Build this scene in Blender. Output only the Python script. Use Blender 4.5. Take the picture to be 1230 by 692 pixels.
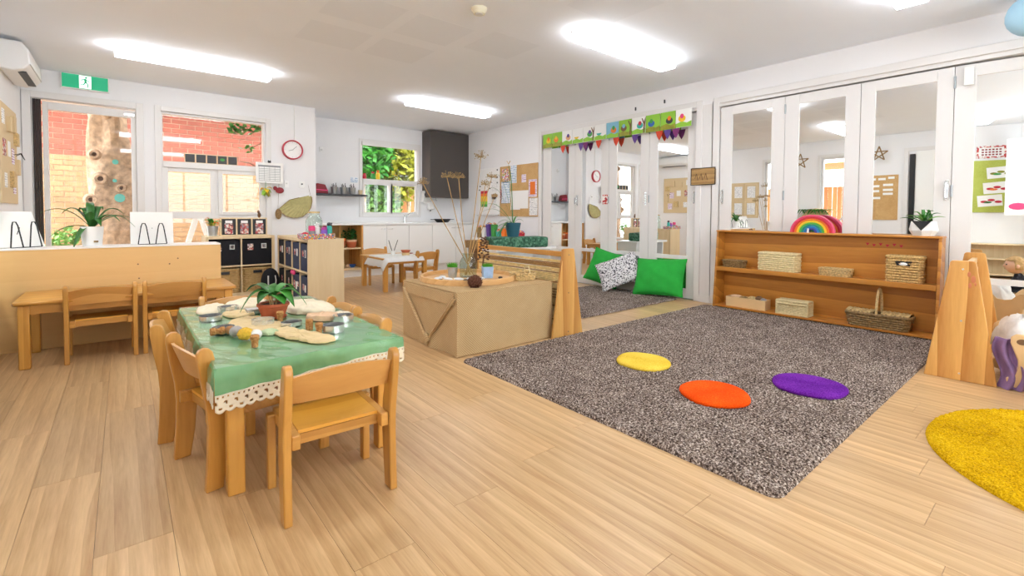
import bpy, math, random
from mathutils import Matrix, Vector
for o in list(bpy.data.objects): bpy.data.objects.remove(o)
S = bpy.context.scene
COL = S.collection
PI = math.pi
R = math.radians
rnd = random.Random(7)

# ------------------------------------------------------------------ camera
cam_d = bpy.data.cameras.new('camera'); cam = bpy.data.objects.new('camera', cam_d); COL.objects.link(cam)
YAW, PITCH, ROLL = R(39.5438), R(1.82932), R(-0.32692)
fw = Vector((math.sin(YAW), math.cos(YAW), 0)); rt = Vector((math.cos(YAW), -math.sin(YAW), 0)); dn = Vector((0, 0, -1))
f2 = math.cos(PITCH)*fw + math.sin(PITCH)*dn; d2 = math.cos(PITCH)*dn - math.sin(PITCH)*fw
r3 = math.cos(ROLL)*rt + math.sin(ROLL)*d2; d3 = math.cos(ROLL)*d2 - math.sin(ROLL)*rt
u3, b3 = -d3, -f2
cam.matrix_world = Matrix(((r3.x, u3.x, b3.x, 0), (r3.y, u3.y, b3.y, 0), (r3.z, u3.z, b3.z, 1.05), (0, 0, 0, 1)))
cam_d.sensor_width = 36; cam_d.sensor_fit = 'HORIZONTAL'; cam_d.lens = 36*564.537/1230
cam_d.shift_y = -(346-276.62)/1230; cam_d.clip_start = 0.05; cam_d.clip_end = 200
S.camera = cam

# ------------------------------------------------------------------ world, sun, exposure
W = bpy.data.worlds.new('world'); S.world = W; W.use_nodes = True
wn = W.node_tree.nodes; wl = W.node_tree.links
bg = wn['Background']; bg.inputs['Color'].default_value = (0.93, 0.965, 1.0, 1); bg.inputs['Strength'].default_value = 4.9
sun_d = bpy.data.lights.new('sun', 'SUN'); sun = bpy.data.objects.new('sun', sun_d); COL.objects.link(sun)
sun_d.energy = 1.2; sun_d.angle = R(1.5); sun_d.color = (1.0, 0.94, 0.84)
sun.rotation_euler = Vector((0.28, 0.75, -0.95)).to_track_quat('-Z', 'Y').to_euler()
S.view_settings.view_transform = 'Standard'; S.view_settings.look = 'None'
S.view_settings.gamma = 1; S.view_settings.use_curve_mapping = False
S.view_settings.exposure = 0.80
LAMP = 9.0      # strength of the ceiling light diffusers

# ------------------------------------------------------------------ materials
def lin(c):
    if isinstance(c, str):
        c = c.lstrip('#'); c = tuple(int(c[i:i+2], 16)/255 for i in (0, 2, 4))
        c = tuple(x/12.92 if x <= .04045 else ((x+.055)/1.055)**2.4 for x in c)
    return (c[0], c[1], c[2], 1)
MATS = {}
def new(name):
    m = bpy.data.materials.new(name); m.use_nodes = True; MATS[name] = m
    t = m.node_tree; return m, t.nodes, t.links, t.nodes['Principled BSDF']
def coords(n, l, scale=(1, 1, 1), kind='Object', shift=True):
    tc = n.new('ShaderNodeTexCoord'); mp = n.new('ShaderNodeMapping'); mp.inputs['Scale'].default_value = scale
    l.new(tc.outputs[kind], mp.inputs['Vector'])
    if shift:
        oi = n.new('ShaderNodeObjectInfo'); ml = n.new('ShaderNodeMath'); ml.operation = 'MULTIPLY'; ml.inputs[1].default_value = 37.0
        l.new(oi.outputs['Random'], ml.inputs[0]); cb = n.new('ShaderNodeCombineXYZ')
        for i in range(3): l.new(ml.outputs[0], cb.inputs[i])
        l.new(cb.outputs[0], mp.inputs['Location'])
    return mp.outputs[0]
def noise(n, l, vec, scale, detail=4, rough=.55, dist=0):
    t = n.new('ShaderNodeTexNoise'); t.inputs['Scale'].default_value = scale; t.inputs['Detail'].default_value = detail
    t.inputs['Roughness'].default_value = rough; t.inputs['Distortion'].default_value = dist
    l.new(vec, t.inputs['Vector']); return t.outputs['Fac']
def ramp(n, l, fac, stops):
    r = n.new('ShaderNodeValToRGB'); e = r.color_ramp.elements
    while len(e) < len(stops): e.new(.5)
    for i, (p, c) in enumerate(stops): e[i].position = p; e[i].color = lin(c)
    l.new(fac, r.inputs['Fac']); return r.outputs['Color']
def bump(n, l, p, h, strength=.3, dist=.01):
    b = n.new('ShaderNodeBump'); b.inputs['Strength'].default_value = strength; b.inputs['Distance'].default_value = dist
    l.new(h, b.inputs['Height']); l.new(b.outputs[0], p.inputs['Normal'])
def plain(name, c, rough=.5, metal=0, vary=.0, vs=8, spec=.5, bmp=0, bs=60, coat=0):
    m, n, l, p = new(name); p.inputs['Roughness'].default_value = rough; p.inputs['Metallic'].default_value = metal
    p.inputs['Specular IOR Level'].default_value = spec; p.inputs['Coat Weight'].default_value = coat; p.inputs['Coat Roughness'].default_value = .08
    c = lin(c); p.inputs['Base Color'].default_value = c
    v = coords(n, l)
    if vary:
        d = tuple(x*(1-vary) for x in c[:3]); b = tuple(min(1, x*(1+vary*.6)) for x in c[:3])
        l.new(ramp(n, l, noise(n, l, v, vs), [(.3, d), (.7, b)]), p.inputs['Base Color'])
    if bmp: bump(n, l, p, noise(n, l, v, bs, 5), bmp, .004)
    return m
def wood(name, dark, light, axis=2, scale=1.0, rough=.42, stretch=14, ring=.5, coat=0):
    # long grain along one axis: broad figure, growth rings with a sharp edge, fine streaks
    m, n, l, p = new(name)
    sc = [9*scale]*3; sc[axis] = 9*scale/stretch
    v = coords(n, l, sc)
    a = noise(n, l, v, 1.6, 6, .6, .6); f = noise(n, l, v, 9, 3, .6, .2)
    wv = n.new('ShaderNodeTexWave'); wv.wave_type = 'RINGS'; wv.wave_profile = 'SAW'; wv.rings_direction = 'XYZ'[axis]; wv.inputs['Scale'].default_value = .5
    wv.inputs['Distortion'].default_value = 9; wv.inputs['Detail'].default_value = 3; wv.inputs['Detail Scale'].default_value = .55; wv.inputs['Detail Roughness'].default_value = .55; l.new(v, wv.inputs['Vector'])
    mf = n.new('ShaderNodeMix'); mf.inputs[0].default_value = .38; l.new(a, mf.inputs[2]); l.new(f, mf.inputs[3])
    mx = n.new('ShaderNodeMix'); mx.inputs[0].default_value = ring*.55; l.new(mf.outputs[0], mx.inputs[2]); l.new(wv.outputs['Fac'], mx.inputs[3])
    col = ramp(n, l, mx.outputs[0], [(.25, dark), (.70, light)])
    oi = n.new('ShaderNodeObjectInfo'); hs = n.new('ShaderNodeHueSaturation'); mr = n.new('ShaderNodeMapRange')
    mr.inputs['To Min'].default_value = .9; mr.inputs['To Max'].default_value = 1.08
    l.new(oi.outputs['Random'], mr.inputs['Value']); l.new(mr.outputs[0], hs.inputs['Value']); l.new(col, hs.inputs['Color'])
    l.new(hs.outputs[0], p.inputs['Base Color']); p.inputs['Roughness'].default_value = rough; p.inputs['Coat Weight'].default_value = coat; p.inputs['Coat Roughness'].default_value = .2
    bump(n, l, p, a, .08, .003); return m
def emit(name, c, s):
    m, n, l, p = new(name); p.inputs['Base Color'].default_value = lin(c); p.inputs['Emission Color'].default_value = lin(c); p.inputs['Emission Strength'].default_value = s; return m
def glassy(name, tint=(.97, .985, .98), fres=1.45, rough=.0):
    m, n, l, p = new(name); n.remove(p); out = n['Material Output']
    tr = n.new('ShaderNodeBsdfTransparent'); tr.inputs[0].default_value = lin(tint); gl = n.new('ShaderNodeBsdfGlossy'); gl.inputs['Roughness'].default_value = rough
    lw = n.new('ShaderNodeLayerWeight'); lw.inputs['Blend'].default_value = .5; mx = n.new('ShaderNodeMixShader')
    pw = n.new('ShaderNodeMath'); pw.operation = 'POWER'; pw.inputs[1].default_value = 5; l.new(lw.outputs['Facing'], pw.inputs[0])
    fr = n.new('ShaderNodeMath'); fr.operation = 'MULTIPLY_ADD'; f0 = ((fres-1)/(fres+1))**2; fr.inputs[1].default_value = 1-f0; fr.inputs[2].default_value = f0; l.new(pw.outputs[0], fr.inputs[0])
    l.new(fr.outputs[0], mx.inputs[0]); l.new(tr.outputs[0], mx.inputs[1]); l.new(gl.outputs[0], mx.inputs[2]); l.new(mx.outputs[0], out.inputs['Surface']); return m
def speck(name, cols, scale=260, rough=.95, bmp=.0, big=.25, kind='Object'):
    m, n, l, p = new(name); v = coords(n, l, kind=kind, shift=False)
    a = noise(n, l, v, scale, 2, .7); b = noise(n, l, v, 5, 3)
    ad = n.new('ShaderNodeMix'); ad.inputs[0].default_value = big; l.new(a, ad.inputs[2]); l.new(b, ad.inputs[3])
    k = len(cols); l.new(ramp(n, l, ad.outputs[0], [(.36+.28*i/(k-1), c) for i, c in enumerate(cols)]), p.inputs['Base Color'])
    p.inputs['Roughness'].default_value = rough; p.inputs['Specular IOR Level'].default_value = .1; p.inputs['Sheen Weight'].default_value = .0
    if bmp: bump(n, l, p, a, bmp, .006)
    return m
def woven(name, dark, light, sx=90, sz=90, rough=.8, kind='Object', blot=.5):
    m, n, l, p = new(name); v = coords(n, l, (1, 1, 1), kind)
    w1 = n.new('ShaderNodeTexWave'); w1.bands_direction = 'Z'; w1.inputs['Scale'].default_value = sz/6.28; w1.inputs['Distortion'].default_value = 1.2; l.new(v, w1.inputs['Vector'])
    w2 = n.new('ShaderNodeTexWave'); w2.bands_direction = 'DIAGONAL'; w2.inputs['Scale'].default_value = sx/6.28; w2.inputs['Distortion'].default_value = 1.2; l.new(v, w2.inputs['Vector'])
    ml = n.new('ShaderNodeMath'); ml.operation = 'MULTIPLY'; l.new(w1.outputs['Fac'], ml.inputs[0]); l.new(w2.outputs['Fac'], ml.inputs[1])
    nz = noise(n, l, v, 25 if blot == .5 else 9, 4); mx = n.new('ShaderNodeMix'); mx.inputs[0].default_value = blot; l.new(ml.outputs[0], mx.inputs[2]); l.new(nz, mx.inputs[3])
    l.new(ramp(n, l, mx.outputs[0], [(.2, dark), (.6, light)]), p.inputs['Base Color']); p.inputs['Roughness'].default_value = rough
    p.inputs['Specular IOR Level'].default_value = .2; bump(n, l, p, mx.outputs[0], .35, .004); return m
def printed(name, base, ink, sc=30, dens=.5, axis='Z'):
    # rows of broken lines like print on paper
    m, n, l, p = new(name); v = coords(n, l, kind='Object')
    w = n.new('ShaderNodeTexWave'); w.bands_direction = axis; w.inputs['Scale'].default_value = sc; l.new(v, w.inputs['Vector'])
    nz = noise(n, l, v, sc*3, 2); ml = n.new('ShaderNodeMath'); ml.operation = 'MULTIPLY'; l.new(w.outputs['Fac'], ml.inputs[0]); l.new(nz, ml.inputs[1])
    l.new(ramp(n, l, ml.outputs[0], [(dens-.08, base), (dens+.02, ink)]), p.inputs['Base Color']); p.inputs['Roughness'].default_value = .6; return m
def blotch(name, cols, scale=25, rough=.7):
    m, n, l, p = new(name); v = coords(n, l); vo = n.new('ShaderNodeTexVoronoi'); vo.inputs['Scale'].default_value = scale; l.new(v, vo.inputs['Vector'])
    sp = n.new('ShaderNodeSeparateColor'); l.new(vo.outputs['Color'], sp.inputs[0]); k = len(cols)
    c = n.new('ShaderNodeValToRGB'); c.color_ramp.interpolation = 'CONSTANT'; e = c.color_ramp.elements
    while len(e) < k: e.new(.5)
    for i, cc in enumerate(cols): e[i].position = i/k; e[i].color = lin(cc)
    l.new(sp.outputs[0], c.inputs['Fac']); l.new(c.outputs['Color'], p.inputs['Base Color']); p.inputs['Roughness'].default_value = rough; return m

M = MATS
plain('wall', '#ecebec', .75, vary=.015, vs=2, bmp=.05, bs=180); plain('ceiling', (.88, .92, .99), .85, vary=.012, vs=2)
plain('trim', '#e3e0de', .38); plain('white_laminate', '#f1f0ee', .3); plain('white_paint', '#f0efec', .5)
plain('perforated', (.84, .88, .95), .85, bmp=.3, bs=300)
wood('plank', '#ab8052', '#dfbc8c', 1, 1.5, .34, 18, .28); plain('subfloor', '#a07d52', .7)
wood('pine', '#bf8130', '#dea44c', 2, .8, .38, 12, .5, .3); wood('pine_x', '#bf8130', '#dea44c', 0, .8, .38, 12, .5, .3); wood('pine_y', '#bf8130', '#dea44c', 1, .8, .38, 12, .5, .3)
wood('beech', '#b3782f', '#d69d4c', 2, .9, .36, 12, .35, .3); wood('beech_x', '#b3782f', '#d69d4c', 0, .9, .36, 12, .35, .3); wood('seat_ply', '#d59330', '#ecb14a', 0, .6, .3, 9, .4, .4)
wood('ply_back', '#bd8441', '#d9a25c', 0, .5, .36, 5, .6, .3)
wood('shelf_pine', '#a8641e', '#d5923b', 1, .75, .4, 12, .6, .2); wood('panel_pine', '#b97631', '#e9b468', 2, .8, .4, 11, .7, .2)
wood('birch', '#d9bf94', '#e9d4ad', 2, .7, .5, 14, .35); wood('oak_tan', '#cfa569', '#d9b276', 0, .35, .5, 8, .3); wood('tray_wood', '#c9985f', '#dfb57d', 0, .9, .45, 8, .4)
wood('dark_wood', '#5c4028', '#7d5a3a', 1, .8, .6, 10); wood('fence_wood', '#9a6236', '#c98a52', 2, .5, .8, 16); wood('carved', '#8d6a3e', '#c09a62', 1, 1.6, .6, 4, .6)
plain('metal', '#dfe1e2', .22, .8); plain('steel_dull', '#aab0b4', .4, .8); plain('zinc', '#c3c8cb', .32, .85, vary=.1, vs=30); plain('black_metal', '#17171a', .4, .3)
plain('black_plastic', '#131316', .45); plain('black_fabric', '#14141b', .9, bmp=.3, bs=400); plain('navy_fabric', '#2b344f', .9, bmp=.3, bs=400)
plain('charcoal', '#4a4441', .45); plain('charcoal_side', '#4a4441', .45); plain('dark_grey', '#3b3b3e', .5)
plain('mirror', (.93, .945, .945), .0, 1.0); glassy('glass'); glassy('clear_plastic', (.97, .98, .97), 1.42, .09); glassy('jar_glass', (.9, .94, .92), 1.5)
woven('burlap', '#b39469', '#dcc298', 230, 330, .9, blot=.3); woven('wicker_bin', '#b58f57', '#e2c48e', 260, 200); plain('rattan', '#d3b57e', .6, vary=.4, vs=60); plain('rattan_dark', '#927448', .65, vary=.5, vs=60); plain('rattan_pale', '#e2cf9f', .6, vary=.2, vs=60); plain('seagrass', '#d0ab6d', .7, vary=.45, vs=70)
plain('bamboo', '#ecd08e', .55, vary=.28, vs=24); plain('bamboo_brown', '#a97f48', .6, vary=.3, vs=24)
m_, n_, l_, p_ = new('tablecloth'); v_ = coords(n_, l_, shift=False)
l_.new(ramp(n_, l_, noise(n_, l_, v_, 7, 5), [(.3, '#5f9565'), (.7, '#86b985')]), p_.inputs['Base Color']); p_.inputs['Roughness'].default_value = .55
plain('lace', '#e9dcc4', .9, bmp=.4, bs=260)
plain('terracotta', '#b45a35', .7, vary=.15, vs=15); plain('soil', '#33241a', 1, vary=.4, vs=60, bmp=.6)
plain('leaf', '#3f8a2f', .42, vary=.3, vs=14); plain('leaf_dark', '#36702f', .38, vary=.3, vs=12); plain('leaf_pale', '#79aa55', .45, vary=.3, vs=14); plain('leaf_yellow', '#98992c', .5, vary=.3, vs=12); plain('stem_pale', '#c9a774', .6)
plain('grass', '#4fa51f', .6, vary=.25, vs=40)
plain('dough', '#dfc594', .85, vary=.12, vs=18, bmp=.6, bs=60); plain('dough_pale', '#e6d8bd', .85, vary=.08, vs=18, bmp=.6, bs=50); plain('dough_pink', '#dcb795', .85, vary=.12, vs=22, bmp=.5)
speck('cork', ['#8a5d37', '#b5824f', '#c99a66'], 120, .9, .3); plain('yellow_moss', '#e0b33c', .95, vary=.3, vs=60, bmp=1, bs=90); plain('grey_stone', '#a7a3a3', .8, vary=.15, vs=30); plain('walnut', '#a5764a', .8, vary=.3, vs=40, bmp=.8, bs=60); plain('white_shell', '#e9e6e2', .6, vary=.1, vs=30); plain('green_dough', '#b9c9a0', .8, vary=.1, vs=20)
plain('green_cushion', '#22a83a', .85, vary=.12, vs=9, bmp=.2, bs=200)
speck('script_fabric', ['#1f1f28', '#4a4a55', '#efedee', '#f1eff0', '#8f8e99'], 48, .9, 0, .05)
speck('felt_yellow', ['#d9b12f', '#efcc4a', '#f3d75f'], 150, .98, .5, .4); speck('felt_orange', ['#e23f07', '#f4520f', '#fb6a1f'], 150, .98, .5, .4); speck('felt_purple', ['#4a1374', '#6a2396', '#8238b0'], 150, .98, .5, .4)
speck('carpet', ['#2a211d', '#5c4e47', '#8f7f75', '#d2c5bb'], 105, 1, 0, .10); speck('yellow_pile', ['#8f6a00', '#c09304', '#d6aa0c', '#e8c228'], 150, 1, 0, .3)
plain('ac_white', '#eeecea', .35); emit('diffuser', (.92, .955, 1.0), LAMP); plain('lamp_body', '#f2f0ec', .4)
emit('exit_green', '#1f9e72', .35); emit('exit_white', '#f2fbf6', .6); plain('smoke_cream', '#e2dcc3', .5)
plain('brick_red', '#96503f', .85, vary=.2, vs=6, bmp=.4); plain('brick_cream', '#a5805c', .85, vary=.2, vs=4, bmp=.4); plain('mortar', '#c2ab94', .9); plain('bark', '#b3967c', .95, vary=.45, vs=16, bmp=1, bs=30); plain('bark_hollow', '#4f3526', 1); plain('chalk_teal', '#5aa9a0', .9)
plain('ground', '#a58f74', .95, vary=.2, vs=3); plain('eave', '#ece3cf', .7); plain('orange_sail', '#e98a3a', .8)
plain('red', '#c5203a', .5); plain('red_dark', '#8e2430', .6); plain('pink', '#e8447f', .45); plain('purple', '#8a5bc4', .4); plain('teal', '#35b5a8', .35); plain('teal_pot', '#1f5c6e', .5); plain('magenta', '#c03aa0', .4); plain('blue', '#2b5fae', .5); plain('pail_blue', '#9cbbe0', .4, .25, vary=.12, vs=30); plain('yellow', '#f2c62d', .5); plain('orange', '#ee7a24', .5); plain('green', '#3f9d45', .5); plain('violet', '#5a3a8c', .55); plain('plum', '#7a2f6d', .7); plain('bunting_red', '#d1492f', .8); plain('sky_blue', '#a9d3ea', .6); plain('lime', '#8fc63d', .6); plain('card_blue', '#7fb7cf', .6); plain('tan_skin', '#e2a878', .6); plain('grey', '#8d8d90', .5); plain('pale_grey', '#d6d5d3', .5)
plain('clock_rim', '#c23a4c', .45); plain('paper', '#f4f3f1', .7); plain('paper_tan', '#d9c29a', .8); speck('cork_board', ['#b38a56', '#cda570', '#d9b683'], 160, .95); speck('green_board', ['#a3ad4a', '#b4bd5e', '#c0c86f'], 160, .95)
printed('print_page', '#f3f2f0', '#8f93a0', 14); printed('print_blue', '#eef2f6', '#5c8ec0', 10, .42); printed('print_purple', '#efe7f0', '#a05c9a', 12, .42); blotch('print_photo', ['#d9b7a8', '#7d4a48', '#c46a63', '#e8dcd6', '#9c8f96', '#b2434f'], 55); blotch('print_multi', ['#e05a4d', '#f2c14e', '#5aa469', '#4a7fb5', '#f1efe9', '#c78ad0', '#e6b98f'], 60); blotch('print_red', ['#c8403c', '#f1e9e4', '#f1e9e4', '#b63a46'], 45); blotch('patch_cloth', ['#2f5a46', '#3d6b54', '#4a7a60', '#2a503e', '#5f8d74'], 42, .9); blotch('toy_mix', ['#d2453c', '#3f78bd', '#efc13d', '#57a05a', '#e9e3da', '#c46fae', '#ef8a3a'], 60); blotch('beads', ['#d24a6a', '#4a8fc0', '#e8b84a', '#6aa86a', '#8d6fc0', '#e8e2da', '#e0763a'], 85)
plain('dried', '#b9945c', .8, vary=.2, vs=30); plain('dried_head', '#a58b5e', .9, vary=.3, vs=40); plain('cone_brown', '#54301f', .8, vary=.5, vs=70); plain('fan_straw', '#b9b07a', .8, vary=.15, vs=20); plain('stone_white', '#e7e9ee', .5, vary=.05, vs=20); plain('stone_dark', '#3a332f', .5)
plain('walnut_shell', '#6e4230', .8, vary=.5, vs=90); plain('stain', '#d07f58', .6); plain('skin', '#e2b194', .6); plain('hair', '#c29a63', .7, vary=.25, vs=50, bmp=.5); plain('jumper', '#23232c', .9, vary=.15, vs=30); plain('trousers', '#2a1b22', .9); plain('blue_seat', '#2f5f9e', .9); plain('shoe', '#3a2a22', .7)
plain('wool_white', '#ece9e6', .95, vary=.08, vs=30, bmp=.6, bs=70); plain('lilac_cloth', '#8f6f9a', .95, vary=.15, vs=20, bmp=.5, bs=160); plain('pale_ply', '#e3bd8a', .5, vary=.06, vs=6)
plain('arch_red', '#d3283a', .5); plain('arch_pink', '#e0486f', .5); plain('arch_orange', '#ee7a24', .5); plain('arch_yellow', '#f0c528', .5); plain('arch_green', '#57b347', .5); plain('arch_teal', '#1f8f86', .5); plain('arch_blue', '#2c7fc4', .5); plain('arch_violet', '#3a3f9c', .5)

# ------------------------------------------------------------------ mesh builder
class MB:
    def __init__(s): s.v = []; s.f = []; s.mi = []; s.k = 0
    def add(s, vs, fs, T=None):
        b = len(s.v)
        s.v += [tuple(T @ Vector(p)) for p in vs] if T else [tuple(p) for p in vs]
        s.f += [tuple(b+i for i in f) for f in fs]; s.mi += [s.k]*len(fs); return s
    def box(s, x0, x1, y0, y1, z0, z1, T=None):
        return s.add([(x0,y0,z0),(x1,y0,z0),(x1,y1,z0),(x0,y1,z0),(x0,y0,z1),(x1,y0,z1),(x1,y1,z1),(x0,y1,z1)],
                     [(0,3,2,1),(4,5,6,7),(0,1,5,4),(1,2,6,5),(2,3,7,6),(3,0,4,7)], T)
    def ring(s, pts, r, n=8, closed=False, T=None, flat=1.0):
        # tube along pts; r number or list
        P = [Vector(p) for p in pts]; N = len(P); rs = r if isinstance(r, (list, tuple)) else [r]*N
        vs = []; fs = []; up = Vector((0, 0, 1)); prev = None
        for i in range(N):
            a = P[(i-1) % N] if (closed or i) else P[i]; b = P[(i+1) % N] if (closed or i < N-1) else P[i]
            t = (b-a)
            t = t.normalized() if t.length > 1e-9 else Vector((0, 0, 1))
            if prev is None: x = t.cross(up if abs(t.z) < .95 else Vector((1, 0, 0))).normalized()
            else:
                x = prev - t*prev.dot(t); x = x.normalized() if x.length > 1e-6 else t.orthogonal().normalized()
            prev = x; y = t.cross(x)
            for k in range(n):
                q = 2*PI*k/n; vs.append(P[i] + x*(rs[i]*math.cos(q)) + y*(rs[i]*flat*math.sin(q)))
        for i in range(N if closed else N-1):
            for k in range(n):
                a = i*n+k; b = i*n+(k+1) % n; c = ((i+1) % N)*n+(k+1) % n; d = ((i+1) % N)*n+k
                fs.append((a, b, c, d))
        if not closed: fs.append(tuple(reversed(range(n)))); fs.append(tuple((N-1)*n+k for k in range(n)))
        return s.add(vs, fs, T)
    def cyl(s, p0, p1, r0, r1=None, n=16, T=None): return s.ring([p0, p1], [r0, r0 if r1 is None else r1], n, T=T)
    def lathe(s, prof, n=24, c=(0, 0, 0), T=None, sx=1, sy=1):
        vs = []; fs = []; K = len(prof)
        for r, z in prof:
            for k in range(n):
                q = 2*PI*k/n; vs.append((c[0]+r*sx*math.cos(q), c[1]+r*sy*math.sin(q), c[2]+z))
        for i in range(K-1):
            for k in range(n): fs.append((i*n+k, i*n+(k+1) % n, (i+1)*n+(k+1) % n, (i+1)*n+k))
        if prof[0][0] > 1e-5: fs.append(tuple(reversed(range(n))))
        if prof[-1][0] > 1e-5: fs.append(tuple((K-1)*n+k for k in range(n)))
        return s.add(vs, fs, T)
    def prism(s, poly, h0, h1, axis='z', T=None):
        # polygon extruded along an axis; poly in the other two axes
        def mk(a, b, h): return {'z': (a, b, h), 'x': (h, a, b), 'y': (a, h, b)}[axis]
        n = len(poly); vs = [mk(a, b, h0) for a, b in poly]+[mk(a, b, h1) for a, b in poly]
        fs = [tuple(reversed(range(n))), tuple(range(n, 2*n))]+[(i, (i+1) % n, n+(i+1) % n, n+i) for i in range(n)]
        return s.add(vs, fs, T)
    def grid(s, fn, nu, nv, T=None, keep=None, closed_u=False):
        vs = [fn(i/nu, j/nv) for j in range(nv+1) for i in range(nu+1)]
        fs = [(j*(nu+1)+i, j*(nu+1)+i+1, (j+1)*(nu+1)+i+1, (j+1)*(nu+1)+i) for j in range(nv) for i in range(nu) if keep is None or keep(i, j)]
        return s.add(vs, fs, T)
    def slab(s, fn, nu, nv, nrm, T=None):
        # double-sided sheet with thickness: fn -> point, nrm = offset vector
        o = Vector(nrm); vs = [Vector(fn(i/nu, j/nv)) for j in range(nv+1) for i in range(nu+1)]; k = len(vs)
        vs2 = vs+[p+o for p in vs]; w = nu+1
        fs = []
        for j in range(nv):
            for i in range(nu):
                a, b, c, d = j*w+i, j*w+i+1, (j+1)*w+i+1, (j+1)*w+i
                fs += [(d, c, b, a), (k+a, k+b, k+c, k+d)]
        for i in range(nu): fs += [(i, i+1, k+i+1, k+i), (nv*w+i+1, nv*w+i, k+nv*w+i, k+nv*w+i+1)]
        for j in range(nv): fs += [((j+1)*w, j*w, k+j*w, k+(j+1)*w), (j*w+nu, (j+1)*w+nu, k+(j+1)*w+nu, k+j*w+nu)]
        return s.add(vs2, fs, T)
    def ball(s, c, rx, ry=None, rz=None, n=12, T=None, j=0):
        ry = rx if ry is None else ry; rz = rx if rz is None else rz; h = n//2+1; vs = []; fs = []
        for i in range(h+1):
            a = PI*i/h
            for k in range(n):
                q = 2*PI*k/n; g = 1+(rnd.uniform(-j, j) if 0 < i < h else 0)
                vs.append((c[0]+rx*g*math.sin(a)*math.cos(q), c[1]+ry*g*math.sin(a)*math.sin(q), c[2]-rz*g*math.cos(a)))
        for i in range(h):
            for k in range(n): fs.append((i*n+k, i*n+(k+1) % n, (i+1)*n+(k+1) % n, (i+1)*n+k))
        return s.add(vs, fs, T)
    def build(s, name, mat, parent=None, smooth=35, bevel=0, loc=None, rot=None, weld=False):
        me = bpy.data.meshes.new(name); me.from_pydata(s.v, [], s.f)
        for mm in (mat if isinstance(mat, (list, tuple)) else [mat]): me.materials.append(M[mm])
        if isinstance(mat, (list, tuple)): me.polygons.foreach_set('material_index', s.mi)
        if weld:
            import bmesh
            b = bmesh.new(); b.from_mesh(me); bmesh.ops.remove_doubles(b, verts=b.verts, dist=1e-5); b.to_mesh(me); b.free()
        if smooth:
            me.polygons.foreach_set('use_smooth', [True]*len(me.polygons))
            me.set_sharp_from_angle(angle=R(smooth))
        me.update()
        o = bpy.data.objects.new(name, me); COL.objects.link(o); o.parent = parent
        if loc: o.location = loc
        if rot: o.rotation_euler = rot
        if bevel:
            bv = o.modifiers.new('bevel', 'BEVEL'); bv.width = bevel; bv.segments = 2; bv.limit_method = 'ANGLE'; bv.angle_limit = R(40)
        return o
def tag(o, label, cat=None, group=None, kind=None):
    if label: o['label'] = label
    if cat: o['category'] = cat
    if group: o['group'] = group
    if kind: o['kind'] = kind
    return o
def thing(name, label, cat, loc=(0, 0, 0), rz=0, group=None, kind=None):
    o = bpy.data.objects.new(name, None); COL.objects.link(o); o.location = loc; o.rotation_euler = (0, 0, rz); o.empty_display_size = .1
    return tag(o, label, cat, group, kind)
def bx(name, mat, parent, *b, bevel=0, label=None):
    o = MB().box(*b).build(name, mat, parent, bevel=bevel)
    if label: o['label'] = label
    return o
def tree_copy(o, parent=None):
    c = o.copy(); COL.objects.link(c); c.parent = parent
    for ch in list(o.children): tree_copy(ch, c)
    return c
def Tm(loc=(0, 0, 0), rx=0, ry=0, rz=0, s=(1, 1, 1)):
    return Matrix.Translation(loc) @ Matrix.Rotation(rz, 4, 'Z') @ Matrix.Rotation(ry, 4, 'Y') @ Matrix.Rotation(rx, 4, 'X') @ Matrix.Diagonal((*s, 1))
def rrect(w, d, r, n=5):
    p = []
    for cx, cy, a0 in ((w/2-r, d/2-r, 0), (-w/2+r, d/2-r, 90), (-w/2+r, -d/2+r, 180), (w/2-r, -d/2+r, 270)):
        for i in range(n+1):
            a = R(a0+90*i/n); p.append((cx+r*math.cos(a), cy+r*math.sin(a)))
    return p
def resample(p, N):
    P = [Vector((a, b)) for a, b in p]; P.append(P[0].copy()); L = [0]
    for i in range(len(P)-1): L.append(L[-1]+(P[i+1]-P[i]).length)
    out = []; j = 0
    for k in range(N):
        t = L[-1]*k/N
        while L[j+1] < t: j += 1
        u = (t-L[j])/max(1e-9, L[j+1]-L[j]); out.append(P[j].lerp(P[j+1], u))
    return out
def weave(w, d, h, rows, stakes, r=.006, flare=1.0, rad=.03, amp=.004):
    # woven wall of a basket: rings of cane passing in and out of the stakes, plus a base
    mb = MB(); base = rrect(w, d, rad)
    for j in range(rows):
        f = 1+(flare-1)*(j+.5)/rows; z = r+(h-2*r)*j/max(1, rows-1); q = resample(base, stakes*2); pts = []
        for k, p in enumerate(q):
            o = amp*(1 if (k+j) % 2 else -1); n = Vector((p.x/w, p.y/d)).normalized()
            pts.append((p.x*f+n.x*o, p.y*f+n.y*o, z))
        mb.ring(pts, r, 5, True)
    for p in resample(base, stakes):
        mb.cyl((p.x*1.0, p.y, 0), (p.x*flare, p.y*flare, h), r*.8, n=5)
    mb.prism([(a*.98, b*.98) for a, b in base], .002, .012)
    return mb

# ================================================================== the room
XB, YA, YK, XL, ZC, YR = 5.46, 7.66, 8.33, -0.88, 2.70, -2.3
def struct(o, label, cat): return tag(o, label, cat, None, 'structure')
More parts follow.
